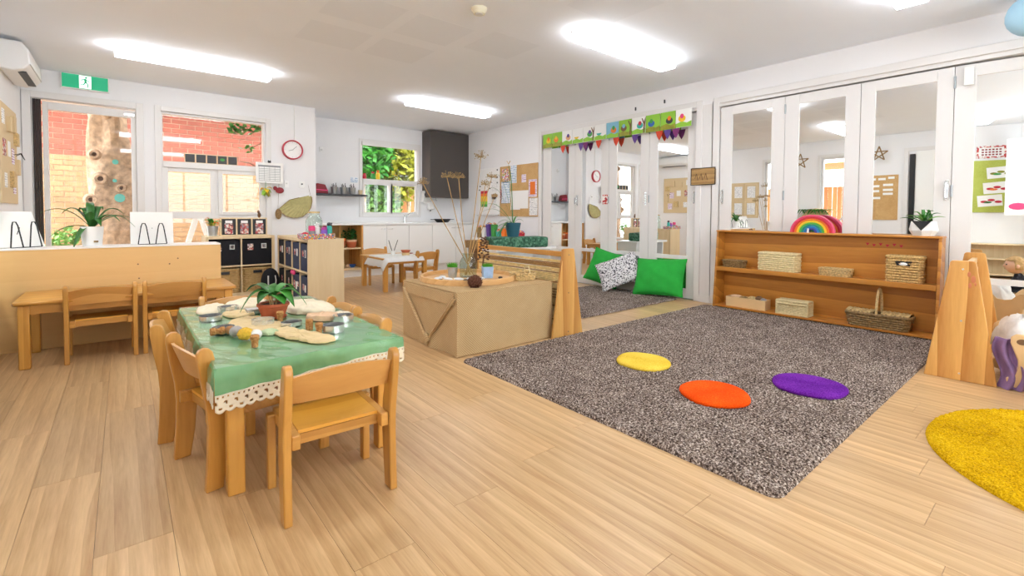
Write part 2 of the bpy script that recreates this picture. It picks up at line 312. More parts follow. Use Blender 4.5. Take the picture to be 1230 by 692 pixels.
# floor: slab and planks running along y
fl = struct(MB().box(XL-.1, 5.66, YR-.1, 8.43, -.12, -.012).build('floor', 'subfloor'), 'light oak plank floor covering the whole room', 'floor')
PW, PL = .198, 1.34
pm = None; ci = 0; x = XL
while x < 5.6:
    off = (ci*.47) % 1.0*PL; y = YR-off
    while y < 8.33:
        y0 = max(y, YR); y1 = min(y+PL, 8.33); x1 = min(x+PW, 5.6)
        if y1-y0 > .03:
            full = (y1-y0 > PL-.001 and x1-x > PW-.001)
            if full and pm: p = bpy.data.objects.new('plank', pm); COL.objects.link(p); p.parent = fl
            else:
                w, d = x1-x-.0010, y1-y0-.0012
                p = MB().box(0, w, 0, d, -.012, 0).build('plank', 'plank', fl, smooth=0)
                if full: pm = p.data
            p.location = (x, y0, 0)
        y += PL
    x += PW; ci += 1
# ceiling with perforated acoustic panels
ce = struct(MB().box(XL-.1, 5.75, YR-.1, 8.5, ZC, ZC+.15).build('ceiling', 'ceiling'), 'flat off-white plaster ceiling', 'ceiling')
for i, (xa, ya) in enumerate(((1.25, 4.2), (1.9, 4.2), (1.25, 3.5), (1.9, 3.5), (2.6, 3.4), (2.0, 2.1), (2.7, 2.1), (1.3, 2.1))):
    bx('perforated_panel', 'perforated', ce, xa, xa+.55, ya, ya+.52, ZC-.0004, ZC+.002)
# walls
def wallbox(name, boxes, label): 
    mb = MB()
    for b in boxes: mb.box(*b)
    return struct(mb.build(name, 'wall', smooth=0), label, 'wall')
wallbox('wall_back', [(-.98, -.80, YA, YA+.14, 0, ZC), (-.80, .145, YA, YA+.14, 2.37, ZC), (.145, .38, YA, YA+.14, 0, ZC), (.38, 1.62, YA, YA+.14, 2.38, ZC), (.38, 1.62, YA, YA+.14, 0, .46), (1.62, 2.33, YA, YA+.14, 0, ZC), (2.19, 2.33, YA+.14, 8.47, 0, ZC)], 'white wall with the glazed door and the tall window')
wallbox('wall_kitchen', [(2.33, 3.34, YK, YK+.14, 0, ZC), (3.34, 4.48, YK, YK+.14, 0, 1.05), (3.34, 4.48, YK, YK+.14, 2.37, ZC), (4.48, 5.66, YK, YK+.14, 0, ZC)], 'white wall behind the kitchen bench')
wallbox('wall_right', [(5.64, 5.75, YR, YK, 0, ZC), (XB, 5.64, 5.86, YK, 0, ZC), (XB, 5.64, 2.85, 3.04, 0, 2.42), (XB, 5.64, YR, 5.86, 2.42, ZC), (XB, 5.64, YR, -.70, 0, 2.42)], 'white wall on the right holding the mirrored folding doors')
wallbox('wall_left', [(-.98, XL, 4.85, YA, 0, ZC), (-.98, XL, 3.68, 4.15, .9, 2.35), (-.98, XL, YR, 2.95, 0, ZC), (-.98, XL, 2.95, 4.85, 2.35, ZC), (-.98, XL, 2.95, 4.85, 0, .9)], 'white wall on the left carrying the air conditioner')
wallbox('wall_front', [(-.98, .3, YR-.12, YR, 0, ZC), (.3, 4.9, YR-.12, YR, 0, .7), (.3, 4.9, YR-.12, YR, 2.35, ZC), (4.9, 5.75, YR-.12, YR, 0, ZC)], 'white wall behind the viewer, opened for the added window')  # the wide opening is added to bring in daylight
tag(MB().box(-1.2, 6.0, YR-2.2, YR-.13, 2.45, 2.55).build('sun_block_roof', 'eave'), 'unseen cream roof added to keep the sun out of the added window', 'roof')  # unseen roof, added to block direct sun at the rear opening

def frame4(mb, x0, x1, z0, z1, w, y0, y1, axis='y', sides='LRTB', wt=None, wb=None):
    wt = wt or w; wb = wb or w
    def b(a0, a1, c0, c1):
        if axis == 'y': mb.box(a0, a1, y0, y1, c0, c1)
        else: mb.box(y0, y1, a0, a1, c0, c1)
    if 'L' in sides: b(x0, x0+w, z0, z1)
    if 'R' in sides: b(x1-w, x1, z0, z1)
    xi0 = x0+w if 'L' in sides else x0; xi1 = x1-w if 'R' in sides else x1
    if 'T' in sides: b(xi0, xi1, z1-wt, z1)
    if 'B' in sides: b(xi0, xi1, z0, z0+wb)
    return mb
# glazed door
d1 = thing('door_1', 'white framed glazed door looking onto the knotted tree trunk', 'door', kind='structure')
frame4(MB(), -.875, .212, 0, 2.442, .075, YA-.018, YA+.02, sides='LRT').build('casing', 'trim', d1, bevel=.004)
frame4(MB(), -.80, .145, 0, 2.37, .012, YA+.02, YA+.14, sides='LRT').build('jamb', 'trim', d1)
frame4(MB(), -.71, .133, .01, 2.34, .048, YA+.02, YA+.06, wt=.09, wb=.2).build('leaf_frame', 'trim', d1, bevel=.003)
bx('pane', 'glass', d1, -.662, .085, YA+.036, YA+.042, .21, 2.25)
bx('threshold', 'metal', d1, -.79, .133, YA+.01, YA+.12, 0, .012)
mb = MB()
for i in range(5): mb.box(-.787+i*.014, -.777+i*.014, YA+.01, YA+.055, .02, 2.357)
tag(mb.build('folded_screen', 'black_plastic', d1), 'black pleated insect screen folded against the jamb')
bx('closer', 'metal', d1, .02, .12, YA+.0, YA+.02, 2.27, 2.30)
# tall window beside the door
w1 = thing('window_1', 'tall white window of three tiers facing the brick wall', 'window', kind='structure')
frame4(MB(), .322, 1.692, .40, 2.446, .066, YA-.016, YA+.02).build('casing', 'trim', w1, bevel=.004)
mb = frame4(MB(), .382, 1.618, .462, 2.379, .026, YA+.021, YA+.12); mb.box(.408, 1.592, YA+.0, YA+.10, 1.66, 1.735); mb.box(.408, 1.592, YA+.02, YA+.10, .98, 1.03)
mb.box(.985, 1.025, YA+.05, YA+.10, 1.03, 1.66); mb.build('frame', 'trim', w1)
frame4(MB(), .405, .985, 1.02, 1.66, .055, YA+.03, YA+.06).build('sash', 'trim', w1, bevel=.003)
frame4(MB(), 1.022, 1.592, 1.02, 1.66, .055, YA+.02, YA+.05).build('sash', 'trim', w1, bevel=.003)
for b in ((.408, 1.592, 1.735, 2.35, .06), (.46, .93, 1.075, 1.605, .045), (1.077, 1.537, 1.075, 1.605, .035), (.408, 1.592, .486, .98, .06)): bx('pane', 'glass', w1, b[0], b[1], YA+b[4], YA+b[4]+.005, b[2], b[3])
# kitchen window
w2 = thing('window_2', 'white window above the kitchen bench with garden foliage outside', 'window', kind='structure')
frame4(MB(), 3.287, 4.53, 1.0, 2.42, .06, YK-.016, YK+.02).build('casing', 'trim', w2, bevel=.004)
mb = frame4(MB(), 3.341, 4.479, 1.052, 2.369, .02, YK+.021, YK+.12); mb.box(3.358, 4.462, YK-.01, YK+.1, 1.63, 1.70); mb.box(3.87, 3.94, YK+.02, YK+.09, 1.06, 1.63); mb.build('frame', 'trim', w2)
frame4(MB(), 3.357, 3.90, 1.06, 1.63, .032, YK+.0, YK+.03).build('sash', 'trim', w2); frame4(MB(), 3.91, 4.462, 1.06, 1.63, .032, YK+.02, YK+.05).build('sash', 'trim', w2)
for b in ((3.358, 4.462, 1.70, 2.352, .05), (3.389, 3.868, 1.092, 1.598, .015), (3.942, 4.43, 1.092, 1.598, .035)): bx('pane', 'glass', w2, b[0], b[1], YK+b[4], YK+b[4]+.005, b[2], b[3])
bx('blind_cassette', 'trim', w2, 3.33, 4.49, YK-.06, YK-.016, 2.30, 2.37)
# windows in the left wall (seen in the mirrors)
for i, (ya, yb) in enumerate(((4.15, 4.85), (2.95, 3.68))):
    w = thing('window_%d' % (3+i), ('narrow white window in the left wall nearer the back corner', 'narrow white window in the left wall beside the door')[i], 'window', kind='structure')
    frame4(MB(), ya-.06, yb+.06, .84, 2.41, .06, XL-.02, XL+.016, 'x').build('casing', 'trim', w)
    frame4(MB(), ya, yb, .9, 2.35, .045, XL-.08, XL-.03, 'x').build('frame', 'trim', w)
    bx('pane', 'glass', w, XL-.06, XL-.055, ya+.045, yb-.045, .945, 2.305)
w = thing('window_5', 'wide white window added behind the viewer for daylight', 'window', kind='structure')  # unseen window, added so daylight fills the room from behind the viewer
frame4(MB(), .24, 4.96, .64, 2.41, .06, YR-.02, YR+.016).build('casing', 'trim', w)
mb = frame4(MB(), .3, 4.9, .7, 2.35, .05, YR-.09, YR-.04)
for k in (1, 2, 3): mb.box(.3+k*1.15-.025, .3+k*1.15+.025, YR-.09, YR-.04, .75, 2.30)
mb.build('frame', 'trim', w)
for k in range(4): bx('pane', 'glass', w, .35+k*1.15 if k == 0 else .325+k*1.15, (.275 if k < 3 else .25)+(k+1)*1.15, YR-.07, YR-.065, .75, 2.30)
d9 = thing('door_12', 'white door with a black pleated strip in the left wall', 'door', kind='structure')
frame4(MB(), 1.25, 2.25, 0, 2.41, .07, XL, XL+.02, 'x', 'LRT').build('casing', 'trim', d9)
bx('leaf', 'white_paint', d9, XL, XL+.012, 1.33, 2.07, .01, 2.33); bx('folded_screen', 'black_plastic', d9, XL, XL+.03, 2.08, 2.16, .02, 2.28)
# mirrored folding doors
def trimset(name, ya, yb, label):
    t = thing(name, label, 'door frame', kind='structure')
    frame4(MB(), ya, yb, 0, 2.46, .075, XB-.018, XB+.004, 'x', 'LRT').build('casing', 'trim', t, bevel=.005)
    frame4(MB(), ya+.06, yb-.06, 0, 2.41, .014, XB+.004, XB+.17, 'x', 'LRT', wt=.06).build('jamb', 'trim', t)
    bx('bottom_track', 'metal', t, XB+.0, XB+.06, ya+.08, yb-.08, 0, .006)
trimset('trim_1', 2.975, 5.90, 'white architrave around the far set of mirrored folding doors')
trimset('trim_2', -.70, 2.835, 'white architrave around the near set of mirrored folding doors')
def leaf(name, yh, ye, label, rot=0, gl=None, handle=None, hinge=False, mid=(.50, .55), bot=.13, top=2.235):
    # leaf hung at yh and ending at ye (ye < yh); local y runs from 0 to -(yh-ye)
    d = thing(name, label, 'folding door', (XB+.012, yh, 0), rot, 'mirrored folding door leaves', 'structure')
    w = yh-ye; g1, g0 = (gl[0]-yh, gl[1]-yh)
    mb = MB(); mb.box(0, .036, g1, -.002, .012, 2.335); mb.box(0, .036, -w+.002, g0, .012, 2.335)
    mb.build('stile', 'trim', d, bevel=.003)
    for z0, z1 in ((.012, bot), mid, (top, 2.335)): bx('rail', 'trim', d, .001, .035, g0, g1, z0, z1)
    for z0, z1 in ((bot, mid[0]), (mid[1], top)): tag(bx('mirror_pane', 'mirror', d, .010, .018, g0-.002, g1+.002, z0-.002, z1+.002), 'mirror pane reflecting the room')
    if handle:
        hy = handle-yh; mb = MB(); mb.ring([(-.0, hy, 1.22), (-.03, hy, 1.225), (-.03, hy, 1.345), (-.0, hy, 1.35)], .008, 8); mb.box(-.004, .0, hy-.014, hy+.014, 1.20, 1.37); mb.build('handle', 'metal', d)
    if hinge:
        for zz in (.3, 1.28, 2.20): MB().cyl((-.006, -.002, zz-.05), (-.006, -.002, zz+.05), .008).build('hinge', 'steel_dull', d)
    return d
far_y = [5.815, 5.08, 4.415, 3.73, 3.055]; far_g = [(5.62, 5.22), (4.94, 4.56), (4.27, 3.87), (3.60, 3.175)]
nm = ('the pinboard end of the far set', 'second from the pinboard in the far set', 'third from the pinboard in the far set', 'the plank sign end of the far set')
for i in range(4): leaf('door_%d' % (2+i), far_y[i], far_y[i+1], 'white mirrored folding door leaf, '+nm[i], R(1.2) if i == 3 else 0, far_g[i], (None, 5.04, 3.78, 3.085)[i] if i != 1 else 5.03, i in (1, 2, 3))
near_y = [2.755, 2.05, 1.38, .72, .04, -.62]; near_g = [(2.615, 2.185), (1.913, 1.505), (1.265, .832), (.585, .16), (-.1, -.5)]
nm = ('the plank sign end of the near set', 'behind the toy rainbow', 'behind the black and white planter', 'beside the trapezoid screen, standing slightly ajar', 'the last of the near set')
for i in range(4): leaf('door_%d' % (6+i), near_y[i], near_y[i+1], 'white mirrored folding door leaf, '+nm[i], R(7.5) if i == 3 else 0, near_g[i], (2.72, None, .75, None)[i], i in (1, 3))
bx('small_latch', 'white_paint', thing('door_latch', 'small white latch box at the top of the near folding doors', 'latch', kind=None), XB-.012, XB+.012, .60, .66, 2.16, 2.31)
# wall pier between the two sets
tp = thing('trim_3', 'white boxed pier between the two sets of folding doors', 'wall panel', kind='structure')
bx('panel', 'trim', tp, XB-.006, XB, 2.85, 2.975, .09, 2.4); bx('skirting', 'trim', tp, XB-.02, XB, 2.836, 2.974, 0, .09)
struct(MB().box(XB-.014, XB, 5.90, YK, 0, .09).build('baseboard_right', 'trim'), 'white skirting board under the pinboard', 'skirting board')
struct(MB().box(1.7, 2.33, YA-.014, YA, 0, .09).build('baseboard_back', 'trim'), 'white skirting board behind the storage cubes', 'skirting board')

# ================================================================== ceiling fittings
lamp_lab = {(0, 0): 'long white ceiling light nearest the exit sign', (1, 0): 'long white ceiling light before the kitchen', (0, 1): 'long white ceiling light above the dough table', (1, 1): 'long white ceiling light above the grey rug', (0, 2): 'long white ceiling light behind the viewer on the left', (1, 2): 'long white ceiling light at the top right edge'}
for (cx, ry), lab in lamp_lab.items():
    xx = (-.05, 3.125)[cx]; yy = (6.02, 2.77, (-.45, .74)[cx])[ry]
    t = thing('ceiling_light', lab, 'light', (xx, yy, 0), 0, 'ceiling batten lights')
    bx('housing', 'lamp_body', t, 0, 1.40, .0, .205, ZC-.012, ZC)
    MB().prism([(.006, ZC-.012), (.0, ZC-.05), (.012, ZC-.085), (.193, ZC-.085), (.205, ZC-.05), (.199, ZC-.012)], .004, 1.396, 'x').build('diffuser', 'diffuser', t, smooth=0)
t = thing('smoke_detector', 'round cream smoke detector on the ceiling', 'smoke detector', (2.215, 3.11, ZC))
MB().lathe([(.0, -.045), (.045, -.045), (.052, -.03), (.062, -.018), (.065, 0), (.0, 0)], 28).build('body', 'smoke_cream', t); MB().lathe([(0, -.05), (.03, -.05), (.034, -.044), (0, -.044)], 20).build('grille', 'pale_grey', t)
t = thing('paper_lantern', 'pale blue paper lantern hanging at the top right edge', 'lantern', (5.12, .262, 2.53)); MB().ball((0, 0, 0), .15, n=20).build('shade', 'sky_blue', t); MB().cyl((0, 0, .14), (0, 0, .17), .003, n=6).build('cord', 'pale_grey', t)
t = thing('air_conditioner', 'white split system air conditioner high on the left wall', 'air conditioner')
prof = [(XL, 2.40), (XL+.10, 2.385), (XL+.17, 2.41), (XL+.215, 2.47), (XL+.205, 2.60), (XL+.16, 2.665), (XL, 2.67)]
def lr(p): return [(a, b) for a, b in p]
MB().prism([(y_, z_) for y_, z_ in prof], 6.42, 7.24, 'y').build('casing', 'ac_white', t, smooth=50, bevel=.012)
mb = MB(); mb.box(XL+.09, XL+.178, 6.50, 7.16, 2.392, 2.404); mb.build('outlet_vane', 'dark_grey', t)
mb = MB(); mb.box(XL+.17, XL+.2165, 6.43, 7.23, 2.462, 2.466); mb.build('seam', 'pale_grey', t)
t = thing('exit_sign', 'green illuminated exit sign with running figure above the door', 'sign', (-.54, YA-.035, 2.52))
bx('box', 'white_paint', t, -.005, .425, 0, .035, -.005, .178, bevel=.004); bx('panel', 'exit_green', t, .005, .415, -.003, 0, .008, .167)
bx('pictogram_field', 'exit_white', t, .155, .262, -.005, -.003, .014, .162)
mb = MB(); Y0, Y1 = -.007, -.005
mb.prism([(.218+.011*math.cos(a*PI/6), .142+.011*math.sin(a*PI/6)) for a in range(12)], Y0, Y1, 'y')
for pl in ([(.196, .125), (.216, .13), (.222, .088), (.204, .082)], [(.2, .126), (.178, .118), (.17, .094), (.177, .091), (.184, .111), (.2, .116)], [(.214, .128), (.236, .104), (.246, .112), (.25, .106), (.236, .093), (.214, .112)], [(.206, .088), (.221, .088), (.238, .062), (.236, .026), (.227, .026), (.228, .058)], [(.204, .09), (.214, .08), (.196, .05), (.166, .05), (.166, .058), (.19, .06)]): mb.prism(pl, Y0, Y1, 'y')
mb.build('running_figure', 'exit_green', t, smooth=0)

# ================================================================== outside
struct(MB().box(-8, 14, 8.5, 22, -.25, -.1).build('ground', 'ground'), 'sandy ground of the yard outside the windows', 'ground')
struct(MB().box(-8, -.98, -8, 8.5, -.25, -.1).build('ground_side', 'ground'), 'sandy ground beside the building', 'ground')
bw = struct(MB().box(-2.2, 3.4, 10.62, 10.8, -.1, 2.98).build('wall_neighbour', 'mortar'), 'brick wall across the yard, cream below and red above', 'brick wall')
BWd, BHt = .24, .086; cand = []
for r in range(36):
    z = -.06+r*BHt
    if z+BHt > 2.98: break
    for c in range(24):
        xx = -2.18+c*BWd+(BWd/2 if r % 2 else 0)
        if xx > 3.15: continue
        vis = abs(xx-(.5))*.5+abs(z-1.9)
        if z < .45: vis += 5
        cand.append((vis, xx, z))
cand.sort(); bm = {}; rest = {0: MB(), 1: MB()}
for i, (v, xx, z) in enumerate(cand):
    red = z > 1.93; dy = rnd.uniform(-.004, .004)
    if i < 300:
        if red not in bm: bm[red] = MB().box(0, BWd-.012, -.014, .02, 0, BHt-.012).build('brick', 'brick_red' if red else 'brick_cream', bw, smooth=0); o = bm[red]
        else: o = bpy.data.objects.new('brick', bm[red].data); COL.objects.link(o); o.parent = bw
        o.location = (xx, 10.62+dy, z)
    else: rest[red].box(xx, xx+BWd-.012, 10.606+dy, 10.64, z, z+BHt-.012)
for k in (0, 1):
    if rest[k].v: tag(rest[k].build('brick_courses', ('brick_cream', 'brick_red')[k], bw, smooth=0), None, kind='stuff')
tag(MB().box(-2.4, 3.6, 10.2, 10.9, 2.98, 3.06).build('eave_board', 'eave'), 'cream eave board along the top of the brick wall', 'eave')
tag(MB().box(-1.2, 2.15, 7.85, 8.75, 2.57, 2.62).build('verandah_soffit', 'eave'), 'cream soffit board just outside the tall window', 'soffit')
# tree trunk by the door
t = thing('tree_trunk', 'pale knotted tree trunk standing outside the glazed door', 'tree', (-.14, 8.85, -.1))
def trunk(u, v):
    a = 2*PI*u; z = v*3.3; r = .27-.07*min(1, v*1.15)+.035*math.sin(3*a+z*2.1)+.025*math.sin(5*a-z*4.3)+.05*math.exp(-((z-1.35)/.35)**2)+.06*math.exp(-(z/.5)**2)
    return (r*math.cos(a)+.04*math.sin(z*1.3), r*math.sin(a), z)
MB().grid(trunk, 28, 40).build('trunk', 'bark', t)
for kx, kz, kr in ((-.10, 1.62, .075), (-.2, 1.33, .07), (-.16, 1.95, .06), (.12, 1.5, .055), (-.02, 2.52, .06)):
    Tk = Tm((kx, -.24, kz), rx=R(90))
    k = MB().lathe([(kr*.35, -.015), (kr*.5, .02), (kr*.85, .028), (kr*1.15, .0), (kr*1.3, -.04)], 14, T=Tk).build('knot', 'bark', t)
    MB().lathe([(0, .004), (kr*.5, .004), (kr*.5, -.01), (0, -.01)], 12, T=Tk).build('hollow', 'bark_hollow', k)
for kx, kz, kr in ((.1, 1.36, .06), (.06, 1.86, .035), (.05, 1.6, .025)): MB().lathe([(0, .006), (kr, .004), (kr, -.02), (0, -.02)], 12, T=Tm((kx, -.262, kz), rx=R(90))).build('chalk_patch', 'chalk_teal', t)
def leafcloud(mb, c, rad, n, size, seed=1, flat=1.0):
    g = random.Random(seed)
    for i in range(n):
        d = Vector((g.gauss(0, 1), g.gauss(0, 1), g.gauss(0, 1))); d.normalize(); r = g.uniform(.35, 1)
        p = Vector((c[0]+d.x*rad[0]*r, c[1]+d.y*rad[1]*r, c[2]+d.z*rad[2]*r)); s = size*g.uniform(.6, 1.3)
        T = Tm(p, g.uniform(-1, 1), g.uniform(-1, 1), g.uniform(0, 6.28))
        mb.add([(0, -s, 0), (s*.5, -s*.2, s*.12), (0, s, 0), (-s*.5, -s*.2, s*.12)], [(0, 1, 2), (0, 2, 3)], T)
    return mb
t = thing('low_shrub', 'small bright green shrub at the foot of the brick wall', 'shrub', (-.62, 8.75, -.1)); MB().cyl((0, 0, 0), (0, 0, .6), .015).build('stem', 'bark', t); leafcloud(MB(), (0, 0, .78), (.2, .15, .2), 160, .05, 3).build('foliage', 'leaf_pale', t)
# leafy branch outside the top of the tall window
t = thing('leafy_branch', 'leafy green branch hanging outside the top of the tall window', 'branch', (1.9, 8.62, 2.5)); mb = MB(); mb.ring([(.10, 0, .075), (0, 0, .03), (-.25, 0, -.12), (-.5, 0, -.1)], [.018, .014, .01, .005], 6)
mb.ring([(0, 0, .05), (-.15, .02, -.3), (-.35, 0, -.42)], [.012, .008, .004], 6); mb.build('twig', 'dark_wood', t)
mb = MB(); leafcloud(mb, (-.45, 0, -.1), (.22, .06, .12), 46, .06, 5); leafcloud(mb, (-.12, 0, -.03), (.2, .06, .12), 46, .06, 6); leafcloud(mb, (-.35, 0, -.4), (.1, .05, .1), 14, .05, 8); mb.build('foliage', 'leaf', t)
t = thing('bare_twig', 'bare brown twig reaching across the tall window', 'twig', (1.62, 8.1, 1.78)); MB().ring([(.1, 0, -.1), (-.02, 0, -.02), (-.12, 0, .04), (-.3, 0, .06)], [.014, .012, .009, .003], 6).build('twig', 'dark_wood', t)
t = thing('timber_easel', 'white painted timber A-frame standing outside the tall window', 'frame', (.88, 8.6, -.1)); mb = MB()
for s in (-1, 1): mb.box(-.035, .035, -.03, .03, 0, 1.22, Tm((s*.34, 0, 0), ry=-s*R(16)))
mb.build('post', 'white_paint', t); bx('cross_bar', 'white_paint', t, -.22, .22, -.02, .02, .45, .52)
# garden behind the kitchen
fe = thing('paling_fence', 'tall brown timber paling fence behind the kitchen window', 'fence', (3.0, 11.2, -.1))
pal = None
for i in range(36):
    if pal is None: pal = MB().box(0, .10, 0, .02, 0, 1.95).build('paling', 'fence_wood', fe, smooth=0); o = pal
    else: o = bpy.data.objects.new('paling', pal.data); COL.objects.link(o); o.parent = fe
    o.location = (i*.108, rnd.uniform(-.006, .006), 0)
for z in (.4, 1.6): bx('fence_rail', 'fence_wood', fe, 0, 3.9, .02, .06, z, z+.08)
for i, (p, rad, mt, n, lab) in enumerate((((4.1, 10.2, 2.6), (.8, .5, .9), 'leaf', 900, 'dark green bushy tree at the left of the kitchen window'), ((5.3, 10.4, 2.5), (.7, .5, 1.2), 'leaf_yellow', 900, 'yellow green tree at the right of the kitchen window'), ((4.75, 10.7, 1.5), (.6, .3, .9), 'leaf_pale', 500, 'pale green shrub low behind the kitchen window'), ((5.8, 11.0, 3.6), (1.6, .5, 1.0), 'leaf_pale', 900, 'tall pale tree crown above the fence'))):
    t = thing('garden_tree', lab, 'tree', (p[0], p[1], -.1), 0, 'garden trees behind the kitchen'); MB().ring([(0, 0, 0), (.05, 0, 1), (-.03, 0, p[2]+.1)], [.07, .055, .03], 8).build('trunk', 'bark', t); leafcloud(MB(), (0, 0, p[2]+.1), rad, n*3, .10, 20+i).build('foliage', mt, t)
t = thing('shade_sail', 'orange shade sail over a timber fence seen in the mirrors', 'shade sail', (-3.2, 3.6, 0))
MB().box(-.9, .9, -1.6, 1.6, 2.35, 2.37).build('sail', 'orange_sail', t)
MB().cyl((-.85, 1.5, -.1), (-.85, 1.5, 2.35), .04).build('post', 'white_paint', t); MB().cyl((-.85, -1.5, -.1), (-.85, -1.5, 2.35), .04).build('post', 'white_paint', t)
f2_ = thing('side_fence', 'brown timber paling fence along the left side yard', 'fence', (-3.4, 1.6, -.1))
for i in range(44):
    o = bpy.data.objects.new('paling', pal.data); COL.objects.link(o); o.parent = f2_; o.rotation_euler = (0, 0, R(90)); o.location = (rnd.uniform(-.006, .006), i*.108, 0)

# ================================================================== tables and chairs
def make_chair():
    t = thing('child_chair', '', 'chair')
    for sx in (-1, 1):
        x0, x1 = (sx*.2-.0, sx*.172) if sx > 0 else (-.2, -.172)
        poly = [(-.182, 0), (-.122, 0), (-.104, .12), (-.094, .25), (-.102, .33), (-.128, .43), (-.148, .51), (-.153, .532), (-.165, .545), (-.182, .548), (-.197, .541), (-.205, .525), (-.204, .505), (-.192, .42), (-.176, .33), (-.170, .25), (-.174, .12)]
        MB().prism(poly, min(x0, x1), max(x0, x1), 'x').build('back_leg', 'beech', t, smooth=40, bevel=.005)
        bx('front_leg', 'beech', t, min(sx*.168, sx*.198), max(sx*.168, sx*.198), .10, .142, 0, .285, bevel=.005)
        bx('side_rail', 'beech_x', t, min(sx*.142, sx*.171), max(sx*.142, sx*.171), -.165, .15, .248, .298, bevel=.004)
    def seat(u, v):
        xx = -.142+.284*u; yy = -.125+.275*v; return (xx, yy, .287-.012*math.sin(PI*u)*math.sin(PI*min(1, v*1.1))-(.012*((v-.85)/.15)**2 if v > .85 else 0))
    MB().slab(seat, 10, 10, (0, 0, .012)).build('seat', 'seat_ply', t, smooth=50)
    bx('cross_rail', 'beech_x', t, -.142, .142, -.125, -.105, .25, .285); bx('cross_rail', 'beech_x', t, -.142, .142, .10, .12, .24, .272)
    def back(u, v):
        xx = -.172+.344*u; c = 1-(2*u-1)**2; top = .505+.022*c; bot = .405+.006*c
        z = bot+(top-bot)*v; return (xx, -.148-.04*v-.03*c, z)
    MB().slab(back, 14, 5, (0, .011, 0)).build('backrest', 'ply_back', t, smooth=50)
    return t
chair0 = make_chair(); used = [False]
def chair(x, y, rz, label, group):
    if not used[0]: o = chair0; used[0] = True
    else: o = tree_copy(chair0)
    o.location = (x, y, 0); o.rotation_euler = (0, 0, rz); o['label'] = label; o['group'] = group; return o
G1 = 'chairs around the dough table'
chair(.60, 1.83, R(-2), 'small wooden chair at the near end of the dough table, its back to the viewer', G1)
chair(.362, 2.285, R(-79), 'small wooden chair on the left of the dough table, nearer the viewer', G1)
chair(.305, 2.81, R(-97), 'small wooden chair on the left of the dough table, farther from the viewer', G1)
chair(.54, 3.19, R(180), 'small wooden chair at the far end of the dough table', G1)
chair(.80, 2.74, R(90), 'small wooden chair on the right of the dough table, farther from the viewer', G1)
chair(.80, 2.33, R(90), 'small wooden chair on the right of the dough table, nearer the viewer', G1)
G2 = 'chairs at the long bench table'
chair(-.135, 4.60, R(1), 'small wooden chair at the bench table, leftmost', G2)
chair(.30, 4.60, R(-1), 'small wooden chair at the bench table, nearer its right end', G2)
G3 = 'chairs at the rear play table'
chair(3.30, 6.10, R(12), 'small wooden chair at the rear play table with its back to the viewer', G3)
chair(2.98, 6.80, R(178), 'small wooden chair on the kitchen side of the rear play table', G3)
def table(name, label, x0, x1, y0, y1, h, matl='pine', top='pine_x', leg=.058, ov=.025, ap=.065, rz=0):
    t = thing(name, label, 'table', ((x0+x1)/2, (y0+y1)/2, 0), rz); w, d = (x1-x0)/2, (y1-y0)/2
    MB().prism(rrect(2*w, 2*d, .03), h-.024, h).build('tabletop', top, t, bevel=.007)
    for sx in (-1, 1):
        for sy in (-1, 1):
            cx, cy = sx*(w-ov-leg/2), sy*(d-ov-leg/2); bx('leg', matl, t, cx-leg/2, cx+leg/2, cy-leg/2, cy+leg/2, 0, h-.024, bevel=.006)
        e = sx*(w-ov-.012); bx('apron', 'pine_y', t, min(e, e-sx*.02), max(e, e-sx*.02), -d+ov+leg, d-ov-leg, h-.024-ap, h-.024)
        e = sx*(d-ov-.012); bx('apron', 'pine_x', t, -w+ov+leg, w-ov-leg, min(e, e-sx*.02), max(e, e-sx*.02), h-.024-ap, h-.024)
    return t
TZ = .495
table('activity_table', 'low wooden table under the green cloth', .255, .945, 1.95, 3.30, TZ)
table('bench_table', 'long low wooden table pushed against the tan divider', -.58, .71, 4.43, 5.03, .455)
table('play_table', 'low wooden table near the kitchen with a draped grey cloth', 2.66, 3.36, 5.92, 6.75, .46)

# green cloth, lace, clear plastic
cx0, cx1, cy0, cy1 = .248, .952, 1.943, 3.307
cl = thing('green_tablecloth', 'green cloth with cream lace border on the dough table', 'tablecloth')
def drop(s, t):  # side, position along it -> length of the green drop
    return {'F': .095-.05*t, 'L': .06+.02*t, 'R': .035, 'B': .05}[s]
def cloth_side(s, t, v, d, out):
    w = .006*math.sin(t*23)+.004*math.sin(t*51+1)
    o = (out+w)*min(1, v*3)+.004
    z = TZ+.003-d*v
    if s == 'F': return (cx0-.012+(cx1-cx0+.024)*t, cy0-o, z)
    if s == 'B': return (cx1-(cx1-cx0)*t, cy1+o, z)
    if s == 'L': return (cx0-o, cy1+.01-(cy1-cy0+.022)*t, z)
    return (cx1+o, cy0+(cy1-cy0)*t, z)
mb = MB(); mb.grid(lambda u, v: (cx0-.004+(cx1-cx0+.008)*u, cy0-.004+(cy1-cy0+.008)*v, TZ+.003+.0012*math.sin(u*9+v*5)*math.sin(v*14)), 20, 30)
for s, n in (('F', 40), ('L', 60), ('R', 50), ('B', 30)):
    mb.grid(lambda u, v, s=s: cloth_side(s, u, 1-v, drop(s, u), .010), n, 8)
mb.build('cloth', 'tablecloth', cl, weld=True)
mb = MB()
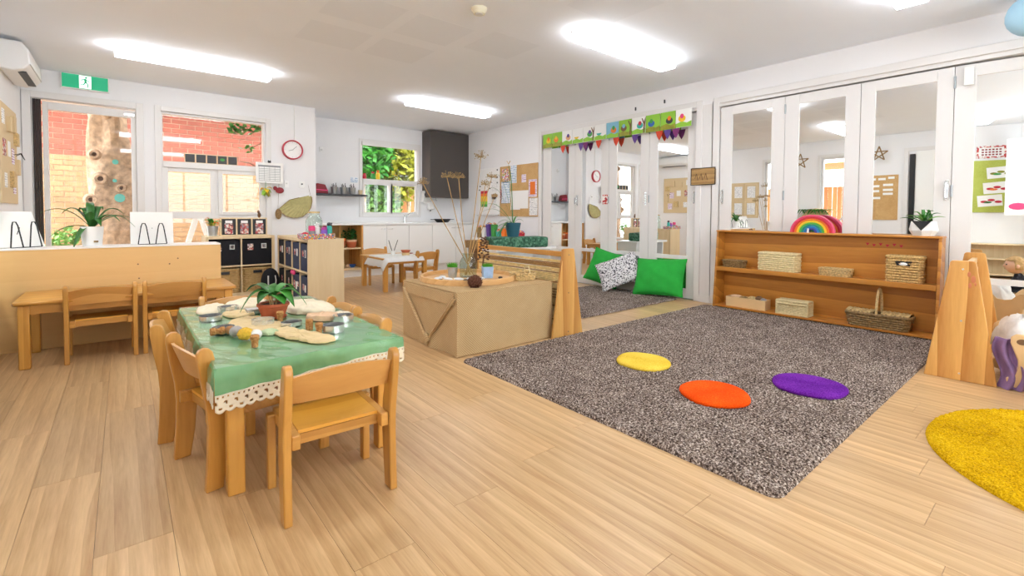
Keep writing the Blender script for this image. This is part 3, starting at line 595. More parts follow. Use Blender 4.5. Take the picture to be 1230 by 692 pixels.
for s, n, L in (('F', 132, .7), ('L', 256, 1.36)):
    nv = 10
    def fn(u, v, s=s):
        p = cloth_side(s, u, 1.0, drop(s, u), .010); sc = abs(math.sin(u*(22 if s == 'F' else 43)*PI)); h = .058+.010*sc
        return (p[0]-(.004 if s == 'L' else 0), p[1]-(.004 if s == 'F' else 0), p[2]+.004-h*(1-v))
    def keep(i, j):
        a = (i+ (j-2)) % 6; b = (i-(j-2)) % 6
        if 2 <= j <= 7: return not ((a in (2, 3)) and (b in (2, 3))) and not (i % 6 == 0 and j in (4, 5))
        return not (j == 8 and i % 3 == 1)
    mb.grid(fn, n, nv, keep=keep)
o = mb.build('lace_border', 'lace', cl); sd = o.modifiers.new('s', 'SOLIDIFY'); sd.thickness = .002
o = thing('plastic_sheet', 'clear plastic sheet laid over the green tablecloth', 'plastic sheet')
mb = MB(); mb.grid(lambda u, v: (cx0-.012+(cx1-cx0+.024)*u, cy0-.016+(cy1-cy0+.03)*v, TZ+.0075+.0022*math.sin(u*31+v*9)*math.sin(v*43+u*5)), 50, 80)
mb.grid(lambda u, v: (cx0-.012+(cx1-cx0+.024)*u, cy0-.020-.008*(1-v)-.0018*math.sin(u*23+1)*(1-v), TZ+.006-.055*(1-v)-.03*(1-v)*math.exp(-(u/.12)**2)), 60, 6)
mb.grid(lambda u, v: (cx0-.018-.010*(1-v)-.0025*math.sin(u*37)*(1-v), cy0-.016+(cy1-cy0+.03)*u, TZ+.006-.09*(1-v)), 60, 6)
mb.build('sheet', 'clear_plastic', o)
DZ = TZ+.0098
# dough shapes
def sheet(name, mat, label, cat, pts, th, z=DZ, wav=.004, group=None, lump=0):
    # irregular flat piece: outline points (x, y), domed and wavy
    cx = sum(p[0] for p in pts)/len(pts); cy = sum(p[1] for p in pts)/len(pts); K = len(pts)*6; ring = []
    for k in range(K):
        t = k/6; i = int(t); f = t-i; p = [pts[(i+j-1) % len(pts)] for j in range(4)]
        q = [.5*((2*p[1][d])+(-p[0][d]+p[2][d])*f+(2*p[0][d]-5*p[1][d]+4*p[2][d]-p[3][d])*f*f+(-p[0][d]+3*p[1][d]-3*p[2][d]+p[3][d])*f**3) for d in (0, 1)]
        ring.append((q[0]-cx+rnd.uniform(-.006, .006), q[1]-cy+rnd.uniform(-.006, .006)))
    vs = []; fs = []; fr = [1.0, 1.0, .94, .75, .5, .25]
    for j, s_ in enumerate(fr):
        for k, (a, b) in enumerate(ring):
            h = 0 if j == 0 else (th*.55 if j == 1 else th+wav*math.sin(a*70+j)*math.cos(b*60)+lump*(1-s_)**1.2+rnd.uniform(-.001, .001))
            vs.append((a*s_, b*s_, h))
    vs.append((0, 0, th+lump)); n = K
    for j in range(len(fr)-1):
        for k in range(n): fs.append((j*n+k, j*n+(k+1) % n, (j+1)*n+(k+1) % n, (j+1)*n+k))
    for k in range(n): fs.append(((len(fr)-1)*n+k, (len(fr)-1)*n+(k+1) % n, len(vs)-1))
    fs.append(tuple(reversed(range(n))))
    o = MB().add(vs, fs).build(name, mat, smooth=60, loc=(cx, cy, z)); return tag(o, label, cat, group)
GD = 'dough pieces on the green table'
sheet('dough_sheet', 'dough_pale', 'cream dough mound at the far left corner of the green table', 'dough', [(.30, 3.02), (.33, 3.2), (.42, 3.26), (.45, 3.14), (.38, 3.0)], .014, lump=.012, group=GD)
sheet('dough_sheet', 'dough_pale', 'large cream dough mound at the far end of the green table', 'dough', [(.46, 3.05), (.46, 3.2), (.56, 3.28), (.66, 3.22), (.62, 3.08), (.54, 3.0)], .022, lump=.03, group=GD)
sheet('dough_sheet', 'dough', 'torn dough piece between the cutter rings on the left', 'dough', [(.42, 2.82), (.40, 2.93), (.47, 2.97), (.55, 2.93), (.53, 2.82), (.47, 2.8)], .012, group=GD)
sheet('dough_sheet', 'dough', 'broad rolled dough sheet in front of the terracotta pot', 'dough', [(.37, 2.56), (.42, 2.74), (.52, 2.76), (.56, 2.62), (.60, 2.50), (.54, 2.40), (.44, 2.44)], .009, group=GD)
sheet('dough_sheet', 'dough', 'long ragged dough strip nearest the viewer on the green table', 'dough', [(.52, 2.30), (.54, 2.40), (.60, 2.39), (.63, 2.28), (.70, 2.12), (.69, 2.03), (.61, 2.04), (.57, 2.14), (.54, 2.2)], .011, group=GD)
sheet('dough_sheet', 'dough_pale', 'wide pale dough blanket to the right of the terracotta pot', 'dough', [(.70, 2.74), (.70, 2.92), (.80, 3.06), (.90, 2.98), (.93, 2.80), (.91, 2.66), (.84, 2.60), (.76, 2.66)], .024, lump=.02, group=GD)
sheet('dough_roll', 'dough_pink', 'pinkish rolled dough lump beside the pale dough blanket', 'dough', [(.72, 2.50), (.74, 2.57), (.84, 2.53), (.86, 2.46), (.80, 2.43)], .026, lump=.012, group=GD)
sheet('dough_sheet', 'dough_pale', 'small white dough scrap at the right edge of the green table', 'dough', [(.83, 2.52), (.88, 2.56), (.93, 2.50), (.90, 2.44), (.85, 2.46)], .02, lump=.008, group=GD)
sheet('dough_roll', 'green_dough', 'small greenish dough lump against the ragged dough strip', 'dough', [(.47, 2.32), (.47, 2.36), (.52, 2.37), (.54, 2.33), (.51, 2.30)], .014, lump=.01, group=GD)
def ringcut(x, y, r, h, label, sq=1.0, rz=0):
    t = MB(); t.lathe([(r, 0), (r+.0012, 0), (r+.0012, h), (r, h), (r, 0)], 36, sy=sq)
    o = t.build('cutter_ring', 'metal', loc=(x, y, DZ), rot=(0, 0, rz)); return tag(o, label, 'cutter', 'metal dough cutters')
ringcut(.345, 2.50, .045, .026, 'round metal dough cutter on the left edge behind the walnut pair'); ringcut(.335, 2.83, .05, .024, 'round metal dough cutter at the far left edge of the green table')
ringcut(.52, 2.55, .05, .03, 'round metal dough cutter standing on the broad dough sheet'); ringcut(.625, 2.45, .05, .02, 'flat metal dough cutter beside the single cork near the pot', .8, .4)
ringcut(.745, 2.21, .048, .032, 'round metal dough cutter at the right front of the green table'); ringcut(.86, 2.40, .05, .03, 'round metal dough cutter under the small white dough scrap', .9)
ringcut(.44, 3.02, .05, .03, 'round metal dough cutter among the far dough mounds', .8)
def box_tin(x, y, label): return tag(MB().box(-.04, .04, -.03, .03, 0, .026).build('metal_tin', 'zinc', loc=(x, y, DZ), bevel=.003), label, 'tin')
box_tin(.545, 2.88, 'small square metal tin behind the terracotta pot')
def corkm(x, y, label, mush=True):
    o = MB().lathe([(0, 0), (.0125, 0), (.0135, .02), (.0135, .026), (.017, .031), (.0175, .045), (.014, .05), (0, .051)] if mush else [(0, 0), (.016, 0), (.017, .02), (.016, .05), (0, .05)], 16).build('bottle_cork', 'cork', loc=(x, y, DZ)); return tag(o, label, 'cork', 'bottle corks on the green table')
corkm(.605, 2.585, 'mushroom-shaped cork standing beside the terracotta pot'); corkm(.665, 2.30, 'straight cork standing left of the other right-hand cork', False); corkm(.68, 2.205, 'mushroom-shaped cork standing at the right front of the table'); corkm(.405, 2.14, 'mushroom-shaped cork standing nearest the viewer')
o = MB().lathe([(0, 0), (.017, .001), (.018, .014), (.013, .022), (.013, .034), (.018, .042), (.017, .055), (0, .056)], 14, T=Tm((-.028, 0, .018), ry=R(90))).build('bottle_cork', 'cork', loc=(.315, 2.45, DZ), rot=(0, 0, .1)); tag(o, 'cork lying on its side at the left edge of the table', 'cork', 'bottle corks on the green table')
for x, y, r, mt, nme, lab, j in ((.362, 2.44, .021, 'walnut', 'walnut', 'brown walnut at the head of the pebble row', .06), (.375, 2.37, .027, 'grey_stone', 'pebble', 'smooth grey pebble in the row on the green table', 0), (.407, 2.405, .014, 'plum', 'pebble', 'tiny purple pebble behind the row on the green table', 0), (.395, 2.285, .03, 'yellow_moss', 'moss_ball', 'crumbly yellow ball in the row on the green table', .10), (.435, 2.27, .024, 'white_shell', 'pebble', 'white pebble with a dark spot at the end of the row', 0)):
    o = MB().ball((0, 0, r*.9), r, r*.95, r*.9, 14, j=j).build(nme, mt, loc=(x, y, DZ), smooth=60); tag(o, lab, 'pebble' if nme != 'walnut' else 'nut', 'small natural objects on the green table')
# strap and heart leaves
def blade(mb, az, L, w, rise, droop, base=(0, 0, 0), n=9, fold=.25, tw=0):
    vs = []; fs = []; ca, sa = math.cos(az), math.sin(az)
    for i in range(n+1):
        t = i/n; r = L*(t*.9+.1*t*t); z = rise*math.sin(min(1, t*1.15)*PI*.5)-droop*t**2.4; ww = w*(math.sin(PI*min(1, .14+.86*t)))**.75*.5 if i < n else .0006
        for s in (-1, 0, 1): vs.append((base[0]+ca*r-sa*s*ww, base[1]+sa*r+ca*s*ww, base[2]+z+abs(s)*ww*fold))
    for i in range(n):
        for s in (0, 1): a = i*3+s; fs.append((a, a+1, a+4, a+3))
    return mb.add(vs, fs)
def leafpart(name, mat, parent, *a, **k):
    o = blade(MB(), *a, **k).build(name, mat, parent, smooth=60); sd = o.modifiers.new('s', 'SOLIDIFY'); sd.thickness = .0015; return o
t = thing('potted_plant', 'terracotta pot of broad green leaves in the middle of the green table', 'potted plant', (.60, 2.70, DZ))
MB().lathe([(0, 0), (.052, 0), (.072, .06), (.078, .064), (.078, .075), (.074, .078), (.066, .078), (.060, .066), (0, .066)], 32).build('pot', 'terracotta', t)
MB().lathe([(0, .070), (.062, .068), (.062, .06), (0, .06)], 24).build('soil', 'soil', t)
MB().lathe([(0, 0), (.0, 0), (.062, 0), (.066, .008), (.05, .006), (0, .004)], 28).build('saucer', 'terracotta', t)
for i in range(5):
    a = i*1.3+.4; MB().ring([(.012*math.cos(a), .012*math.sin(a), .06), (.022*math.cos(a), .022*math.sin(a), .13)], [.005, .003], 6).build('stem', 'stem_pale', t)
for i, (az, L, w, ri, dr) in enumerate(((R(175), .16, .05, .10, .13), (R(215), .11, .06, .06, .06), (R(20), .14, .045, .12, .08), (R(-50), .13, .06, .08, .10), (R(100), .13, .06, .11, .07), (R(290), .10, .07, .03, .05), (R(-15), .17, .05, .10, .12), (R(140), .15, .05, .12, .06))): leafpart('leaf', ('leaf', 'leaf_dark', 'leaf')[i % 3], t, az, L*.95, w*1.3, ri*.75, dr*1.1, (0, 0, .11))

# ================================================================== tan divider with its display
t = thing('tan_divider', 'tan plywood backed divider with a white top, behind the bench table', 'divider', (0, 5.05, 0))
bx('back_panel', 'oak_tan', t, -1.0+.13, .684, 0, .018, 0, .765, bevel=.002); bx('top', 'white_laminate', t, -.87, .684, -.004, .30, .765, .778, bevel=.002)
bx('end_panel', 'oak_tan', t, .664, .684, .018, .29, 0, .765); bx('shelf', 'white_laminate', t, -.87, .664, .018, .29, .38, .40); bx('base', 'white_laminate', t, -.87, .664, .018, .29, .0, .05)
for x, z in ((.085, .62), (.30, .61), (.09, .50), (.36, .655)): MB().lathe([(0, 0), (.006, 0), (.006, .001), (0, .001)], 8, T=Tm((x, 0, z), rx=R(90))).build('scuff', 'dark_wood', t)
def menu(x, y, w, h, lean, label, rz=0):
    t = thing('display_board', label, 'display board', (x, y, .778), rz, 'white display boards on wire easels')
    MB().box(-w/2, w/2, -.004, .004, .004, h, Tm((0, .02, 0), rx=-lean)).build('panel', 'white_paint', t)
    mb = MB()
    for s in (-1, 1):
        c = s*w*.2; pts = [(c-w*.13, -.03, .004), (c-w*.06, -.012, h*.55), (c-w*.03, -.006, h*.64), (c+w*.03, -.006, h*.64), (c+w*.06, -.012, h*.55), (c+w*.13, -.03, .004)]; mb.ring(pts, .0045, 6)
    mb.ring([(-w*.33, -.03, .004), (w*.33, -.03, .004)], .003, 6); mb.ring([(0, -.03, .004), (0, .12, .004), (0, .04, h*.5)], .003, 6)
    mb.build('wire_easel', 'black_metal', t); return t
menu(-.60, 5.20, .30, .31, R(27), 'white display board on a wire easel at the left edge of the divider', R(38)); menu(.19, 5.17, .30, .285, R(10), 'white display board on a wire easel beside the white pot')
t = thing('potted_plant', 'white pot of dark strap leaves standing on the tan divider', 'potted plant', (-.205, 5.20, .778))
MB().lathe([(0, 0), (.062, 0), (.075, .155), (.075, .16), (.068, .16), (.066, .145), (0, .145)], 32).build('pot', 'white_laminate', t); MB().lathe([(0, .15), (.066, .148), (.066, .14), (0, .14)], 20).build('soil', 'soil', t)
bx('pot_label', 'rattan_dark', t, .012, .04, -.072, -.066, .03, .045)
for i, (az, L, w, ri, dr) in enumerate(((R(178), .30, .035, .20, .07), (R(200), .26, .03, .06, .12), (R(225), .16, .04, .05, .22), (R(160), .2, .035, .22, .10), (R(100), .12, .04, .24, .04), (R(60), .14, .04, .22, .06), (R(20), .22, .035, .22, .10), (R(-5), .28, .035, .18, .17), (R(-25), .20, .04, .16, .10), (R(-60), .12, .04, .12, .10), (R(250), .10, .045, .16, .04), (R(130), .13, .04, .20, .05), (R(10), .26, .035, .13, .04))): leafpart('leaf', 'leaf_dark', t, az, L, w*1.45, ri, dr, (0, 0, .14))

# ================================================================== cube storage
def cubes(name, label, loc, rz, cols, rows, cw, depth=.38, h=.77):
    t = thing(name, label, 'shelf unit', loc, rz); w = cols*cw
    bx('side_panel', 'birch', t, 0, .035, 0, depth, 0, h, bevel=.002); bx('side_panel', 'birch', t, w-.035, w, 0, depth, 0, h, bevel=.002)
    bx('top', 'birch', t, .035, w-.035, 0, depth, h-.035, h); bx('bottom', 'birch', t, .035, w-.035, 0, depth, .0, .05); bx('back_panel', 'birch', t, .035, w-.035, depth-.01, depth, .05, h-.035)
    for r in range(1, rows): bx('shelf', 'birch', t, .035, w-.035, 0, depth-.01, h*r/rows-.002, h*r/rows+.016)
    for c in range(1, cols):
        for r in range(rows): bx('divider', 'birch', t, c*cw-.008, c*cw+.008, 0, depth-.01, (.05 if r == 0 else h*r/rows+.016), h*(r+1)/rows-(.035 if r == rows-1 else .002))
    return t
CW1 = .385
cubes('cube_shelf', 'pale birch cube shelf of four compartments below the tall window', (.755, 6.75, 0), 0, 2, 2, CW1)
CW2 = .335
cubes('cube_shelf', 'pale birch cube shelf with navy bins, its end panel facing the room', (1.555, 6.74, 0), R(-90), 4, 2, CW2, .395)
def fbin(name, mat, label, w, d, h, T, cards, group, cat='bin', zc=None):
    t = thing(name, label, cat, group=group); t.matrix_world = T
    def front(u, v): return (-w/2+w*u, -.004*math.sin(PI*u)*math.sin(PI*v), h*v)
    MB().slab(front, 6, 6, (0, .008, 0)).build('front', mat, t); mb = MB()
    mb.box(-w/2, -w/2+.006, .008, d, 0, h); mb.box(w/2-.006, w/2, .008, d, 0, h); mb.box(-w/2+.006, w/2-.006, d-.006, d, 0, h); mb.box(-w/2+.006, w/2-.006, .008, d-.006, 0, .006); mb.build('sides', mat, t)
    for cx, cz, cw, ch, mt in cards: bx('name_card', mt, t, cx-cw/2, cx+cw/2, -.009, -.006, cz-ch/2, cz+ch/2)
    return t
GB = 'black fabric bins'; z0, z1 = .05, .77/2+.017
fbin('storage_bin', 'black_fabric', 'black fabric bin in the upper left compartment below the window', .335, .32, .315, Matrix.Translation((.755+.203, 6.765, z1)), [(.08, .23, .055, .06, 'paper'), (.08, .23, .04, .045, 'print_photo'), (-.06, .21, .05, .055, 'print_photo')], GB)
fbin('storage_bin', 'black_fabric', 'black fabric bin in the upper right compartment below the window', .335, .32, .315, Matrix.Translation((.755+.567, 6.765, z1)), [(-.08, .225, .065, .08, 'print_photo'), (.075, .235, .06, .065, 'paper'), (.075, .235, .04, .04, 'print_photo')], GB)
def wbin(label, x):
    t = thing('wicker_bin', label, 'basket', (x, 6.765, z0), 0, 'wicker bins in the cube shelf'); w, h = .325, .30
    weave(w, .30, h, 16, 16, .0085, 1.0, .02, .004).build('woven_body', 'wicker_bin', t, loc=(0, .155, 0))
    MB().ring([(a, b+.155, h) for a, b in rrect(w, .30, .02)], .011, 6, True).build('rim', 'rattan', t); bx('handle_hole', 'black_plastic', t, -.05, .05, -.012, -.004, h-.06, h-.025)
wbin('square wicker bin in the lower left compartment below the window', .755+.203); wbin('square wicker bin in the lower right compartment below the window', .755+.567)
TB = lambda k, r: Matrix.Translation((1.565, 6.74-CW2*(k+.5)-(.01 if k == 0 else (-.01 if k == 3 else 0)), (z0, z1)[r])) @ Matrix.Rotation(R(-90), 4, 'Z')
nb = ('farthest in the upper row', 'second in the upper row', 'third in the upper row', 'nearest in the upper row')
for k in range(4): fbin('locker_bin', 'navy_fabric' if k else 'black_fabric', 'dark fabric locker bin, '+nb[k]+' of the turned cube shelf', .285, .33, .31, TB(k, 1), [(-.03, .2, .05, .07, 'print_photo'), (.06, .2, .045, .085, 'paper'), (.06, .195, .035, .06, 'print_photo')][:2+(k % 2)], 'fabric locker bins')
fbin('locker_bin', 'navy_fabric', 'navy fabric locker bin nearest in the lower row of the turned cube shelf', .285, .33, .29, TB(3, 0), [(-.02, .17, .05, .07, 'print_photo'), (.05, .16, .045, .08, 'paper')], 'fabric locker bins')
fbin('locker_bin', 'navy_fabric', 'navy fabric locker bin third in the lower row of the turned cube shelf', .285, .33, .29, TB(2, 0), [(-.06, .17, .05, .09, 'print_photo'), (.02, .16, .05, .09, 'paper'), (.08, .18, .045, .06, 'print_red')], 'fabric locker bins')
for k in (0, 1): fbin('locker_bin', 'black_fabric', 'black fabric locker bin, '+('farthest', 'second')[k]+' in the lower row of the turned cube shelf', .285, .33, .29, TB(k, 0), [(.03, .18, .05, .07, 'print_photo')], 'fabric locker bins')
t = thing('backpack', 'black backpack hanging in the corner between the two cube shelves', 'bag', (1.43, 6.58, .03)); MB().ball((0, 0, .16), .11, .09, .17, 16).build('body', 'black_fabric', t); mb = MB()
for s in (-1, 1): mb.ring([(s*.04, -.08, .24), (s*.045, -.10, .18), (s*.04, -.085, .10)], .008, 6, flat=.5)
mb.build('strap', 'pale_grey', t)
t = thing('pink_bow', 'pink hair bow clipped to the navy bins', 'bow', (1.535, 5.93, .36)); mb = MB()
for s in (-1, 1): mb.ball((0, s*.04, 0), .018, .038, .028, 10)
mb.ball((0, 0, 0), .018, n=8); mb.build('loops', 'pink', t)
# photo display on the cube shelf
t = thing('photo_display', 'wooden stand with three black framed photo panels on the cube shelf', 'photo display', (.94, 6.90, .77))
mb = MB(); mb.box(-.005, .53, 0, .05, .215, .228); mb.box(-.005, .53, 0, .05, 0, .01)
for i in range(4): mb.box(-.005+i*.1745, .007+i*.1745, 0, .05, .01, .215)
mb.build('stand', 'birch', t)
for i in range(3):
    p = bx('black_panel', 'black_plastic', t, .012+i*.1745, .165+i*.1745, .012, .022, .01, .212); bx('photo', 'print_photo', p, .042+i*.1745, .135+i*.1745, .006, .012, .02, .155); bx('caption', 'paper', p, .05+i*.1745, .128+i*.1745, .006, .012, .158, .192)
t = thing('flower_pot', 'small zinc pot of yellow and orange foliage on the cube shelf', 'potted plant', (.845, 6.86, .77)); MB().lathe([(0, 0), (.05, 0), (.066, .12), (.066, .125), (.058, .125), (.056, .11), (0, .11)], 20).build('pot', 'zinc', t)
for i in range(12): leafpart('leaf', ('leaf_pale', 'leaf_yellow', 'orange', 'leaf')[i % 4], t, i*.95, rnd.uniform(.06, .12), .06, rnd.uniform(.05, .13), rnd.uniform(.0, .06), (0, 0, .11))
t = thing('owl_ornament', 'small brown bird ornament on the photo display', 'ornament', (1.38, 6.925, .998)); MB().ball((0, 0, .035), .022, .02, .036, 12).build('body', 'dark_wood', t); MB().ball((-.008, -.004, .078), .017, n=10).build('head', 'dark_wood', t); MB().box(-.045, -.03, -.006, .006, .055, .09, Tm((0, 0, 0), ry=.3)).build('wing', 'rattan_dark', t)
# jar, tray and bottles on the turned shelf
t = thing('glass_jar', 'large clear glass jar standing on the turned cube shelf', 'jar', (1.755, 5.85, .77))
MB().lathe([(.08, .0), (.092, .012), (.094, .2), (.075, .245), (.06, .262), (.06, .29), (.057, .29), (.057, .26), (.072, .243), (.09, .2), (.088, .015), (.08, .005)], 28).build('body', 'jar_glass', t); MB().lathe([(0, .29), (.066, .29), (.066, .31), (0, .312)], 24).build('lid', 'rattan', t)
t = thing('beaded_tray', 'multicoloured beaded tray on the end of the turned cube shelf', 'tray', (1.68, 5.52, .77)); MB().prism(rrect(.34, .24, .03), 0, .012).build('base', 'beads', t)
for k in range(3): MB().ring([(a, b, .018+k*.016) for a, b in rrect(.335, .235, .03)], .011, 8, True).build('bead_ring', 'beads', t)
def bottle(x, y, z, prof, mt, lidprof, lm, label, extra=None):
    t = thing('drink_bottle', label, 'bottle', (x, y, z), 0, 'drink bottles in the beaded tray'); MB().lathe(prof, 20).build('body', mt, t); MB().lathe(lidprof, 18).build('lid', lm, t); mb = MB(); mb.ring(extra or [(.02, 0, prof[-1][1]), (.03, 0, prof[-1][1]+.03), (-.01, 0, prof[-1][1]+.035)], .006, 6); mb.build('spout', lm, t)
b_ = [(0, 0), (.03, 0), (.032, .01), (.032, .1), (.028, .11), (0, .11)]
bottle(1.625, 5.50, .782, [(0, 0), (.033, 0), (.035, .01), (.035, .07), (.03, .08), (0, .08)], 'grey', [(0, .08), (.034, .08), (.036, .10), (.034, .135), (0, .138)], 'pink', 'grey drink bottle with a pink lid in the beaded tray')
bottle(1.76, 5.50, .782, [(0, 0), (.034, 0), (.037, .01), (.034, .08), (.03, .09), (0, .09)], 'purple', [(0, .09), (.032, .09), (.03, .115), (0, .118)], 'magenta', 'purple drink bottle with a magenta lid in the beaded tray')
bottle(1.825, 5.52, .782, [(0, 0), (.028, 0), (.03, .01), (.03, .12), (.022, .135), (0, .135)], 'teal', [(0, .135), (.025, .135), (.026, .16), (.018, .17), (0, .17)], 'dark_grey', 'tall teal drink bottle with a dark flip lid in the beaded tray')
bottle(1.69, 5.53, .782, [(0, 0), (.03, 0), (.03, .12), (.02, .13), (0, .13)], 'paper', [(0, .13), (.022, .13), (.02, .15), (0, .152)], 'pale_grey', 'plain white drink bottle in the beaded tray')
t = thing('sun_hat', 'small red cap lying in the beaded tray', 'cap', (1.555, 5.50, .80)); MB().ball((0, 0, .01), .045, .05, .04, 14).build('crown', 'red', t); MB().prism([(.045*math.cos(a*PI/8), .02+.055*math.sin(a*PI/8)) for a in range(-8, 1)], 0, .006).build('brim', 'red', t)

# ================================================================== things on the back wall
t = thing('wall_clock', 'round white wall clock with a red rim', 'clock', (1.985, YA, 2.02)); Tc = Tm((0, 0, 0), rx=R(90))
MB().lathe([(.13, 0), (.146, 0), (.146, .05), (.135, .058), (.128, .05), (.13, 0)], 40, T=Tc).build('rim', 'clock_rim', t); f = MB().lathe([(0, 0), (.13, 0), (.13, .03), (0, .03)], 40, T=Tc).build('face', 'paper', t)
mb = MB()
for k in range(12): mb.box(-.003, .003, -.033, -.03, .10, .118, Matrix.Rotation(k*PI/6, 4, 'Y'))
mb.build('hour_marks', 'pale_grey', t)
MB().box(-.0025, .0025, -.036, -.033, -.01, .085, Matrix.Rotation(.8, 4, 'Y')).build('hand', 'grey', t); MB().box(-.003, .003, -.036, -.033, -.01, .06, Matrix.Rotation(-1.9, 4, 'Y')).build('hand', 'grey', t)
t = thing('notice_sheet', 'printed sheet in a plastic sleeve hung over the window edge', 'notice', (1.475, YA-.07, 1.50)); bx('page', 'paper', t, 0, .36, 0, .006, 0, .30)
mb = MB(); mb.box(.03, .33, -.002, 0, .235, .26)
for k in range(8): mb.box(.04, .33, -.002, 0, .03+k*.025, .036+k*.025)
for k in range(5): mb.box(.04+k*.07, .043+k*.07, -.002, 0, .03, .235)
mb.build('timetable', 'grey', t); bx('clip', 'black_metal', t, .16, .20, -.006, .012, .295, .33); bx('hook', 'metal', t, .175, .185, .0, .07, .32, .34)
t = thing('yellow_bloom', 'bunch of yellow paper flowers hanging under the notice sheet', 'flowers', (1.60, YA-.08, 1.40))
for i in range(9): leafpart('petal', ('yellow', 'leaf_yellow', 'lime')[i % 3], t, i*.8, rnd.uniform(.06, .11), .07, rnd.uniform(-.05, .08), .06, (0, 0, 0))
MB().ring([(0, 0, .12), (0, 0, 0)], .003, 6).build('stem', 'leaf', t)
t = thing('hanging_leaves', 'dried red and ochre leaves strung on a thread by the window', 'ornament', (1.765, YA-.05, 1.05)); MB().ring([(0, 0, 0), (.02, 0, .45)], .002, 5).build('thread', 'dark_wood', t)
for x, z, sx, sz, mt in ((.01, .0, .045, .08, 'fan_straw'), (.03, .35, .06, .045, 'red_dark'), (-.03, .38, .03, .03, 'red_dark')): MB().ball((x, 0, z), sx, .008, sz, 12).build('leaf', mt if mt != 'fan_straw' else 'rattan_dark', t)
t = thing('palm_fan', 'folded pale straw fan hanging on the wall below the clock', 'fan', (2.24, YA-.02, 1.345))
FO = [(-.32, -.075), (-.45, -.215), (-.43, -.27), (-.36, -.32), (-.28, -.35), (-.2, -.352), (-.12, -.33), (-.05, -.28), (.0, -.20), (.02, -.10), (.015, -.03)]
FO = [(-.17, -.045), (-.30, -.08), (-.38, -.15)]+FO[1:]
def fan(u, v):
    k = u*(len(FO)-1); i = min(len(FO)-2, int(k)); f = k-i; px_, pz_ = FO[i][0]*(1-f)+FO[i+1][0]*f, FO[i][1]*(1-f)+FO[i+1][1]*f
    return (px_*(.06+.94*v), -.012-.010*(round(u*36) % 2)*v, pz_*(.06+.94*v))
MB().slab(fan, 36, 6, (0, .004, 0)).build('blade', 'fan_straw', t, smooth=20)
MB().ring([(x_, -.016, z_) for x_, z_ in FO], .005, 6).build('rim', 'rattan_dark', t); MB().ring([(0, 0, 0), (-.03, .01, .16)], .002, 5).build('cord', 'dark_wood', t)
for x, w, lab in ((1.9, .06, 'small white light switch below the notice sheet'), (2.12, .085, 'small white power outlet above the straw fan')):
    t = thing('switch_plate', lab, 'switch', (x, YA, 1.5), 0, 'wall plates'); bx('plate', 'white_laminate', t, -w/2, w/2, -.01, 0, -.05, .05, bevel=.003); bx('rocker', 'pale_grey' if w < .07 else 'dark_grey', t, -.012, .012, -.014, -.01, -.0, .02)
t = thing('conduit', 'thin white cable running up the wall to the ceiling', 'cable'); MB().ring([(2.02, YA-.008, 2.17), (2.02, YA-.008, 2.7)], .006, 6).build('cable', 'white_paint', t)
for i in range(5):
    t = thing('slate_tile', ('dark slate square on the window ledge, farthest left of five', 'dark slate square on the window ledge, second of five from the left', 'dark slate square on the window ledge, middle of five', 'dark slate square on the window ledge with a green drawing', 'dark slate square on the window ledge, farthest right of five')[i], 'slate', (.645+i*.125, YA+.012, 1.735), 0, 'slates on the window ledge')
    bx('slate', 'dark_grey', t, 0, .108, 0, .012, 0, .115); frame4(MB(), -.006, .114, 0, .121, .006, -.002, .012).build('frame', 'birch', t)
    if i == 3: MB().ball((.055, -.002, .065), .03, .002, .02, 8).build('drawing', 'green', t)
# left wall pinboard
t = thing('photo_pinboard', 'tan pinboard with pegged wooden tags and photos on the left wall', 'pinboard', (XL, 6.35, 1.14)); bx('board', 'paper_tan', t, 0, .015, 0, .86, 0, .95)
for i, (y, z, w, h, mt) in enumerate(((.08, .75, .12, .14, 'print_page'), (.30, .7, .1, .14, 'paper_tan'), (.52, .72, .12, .16, 'paper_tan'), (.68, .6, .12, .13, 'rattan'), (.10, .45, .14, .16, 'print_photo'), (.35, .46, .12, .15, 'paper'), (.55, .4, .13, .16, 'print_purple'), (.72, .3, .11, .16, 'paper_tan'), (.15, .15, .12, .14, 'print_page'), (.42, .16, .12, .16, 'rattan'), (.60, .1, .13, .16, 'print_purple'))): bx('tag', mt, t, .015, .015+(.03 if mt in ('rattan', 'paper_tan') else .004), y, y+w, z, z+h)
MB().ring([(.02, .64, .5), (.07, .66, .52), (.09, .70, .46), (.06, .72, .52), (.02, .76, .5)], .004, 6).build('wire', 'black_metal', t)
# things on the left wall seen only in the mirrors
t = thing('frame_board', 'pinboard of four framed white notices on the left wall', 'pinboard', (XL, 4.98, 1.02)); bx('board', 'paper_tan', t, 0, .015, 0, .66, 0, .86)
for a in (0, 1):
    for b in (0, 1): frame4(MB(), .03+a*.31, .32+a*.31, .03+b*.41, .42+b*.41, .02, .015, .025, 'x').build('frame', 'birch', t); bx('notice', 'print_page', t, .015, .02, .08+a*.31, .27+a*.31, .08+b*.41, .36+b*.41)
t = thing('label_board', 'cork pinboard with rows of white labels near the white door', 'pinboard', (XL, 2.33, 1.0)); bx('board', 'cork_board', t, 0, .015, 0, .5, 0, .90)
for i, (y, z, w) in enumerate(((.06, .82, .1), (.2, .8, .12), (.36, .8, .1), (.08, .68, .16), (.3, .66, .15), (.08, .58, .16), (.3, .56, .15), (.08, .5, .16), (.28, .42, .2))): bx('label_strip', 'paper', t, .015, .018, y, y+w, z, z+.045)
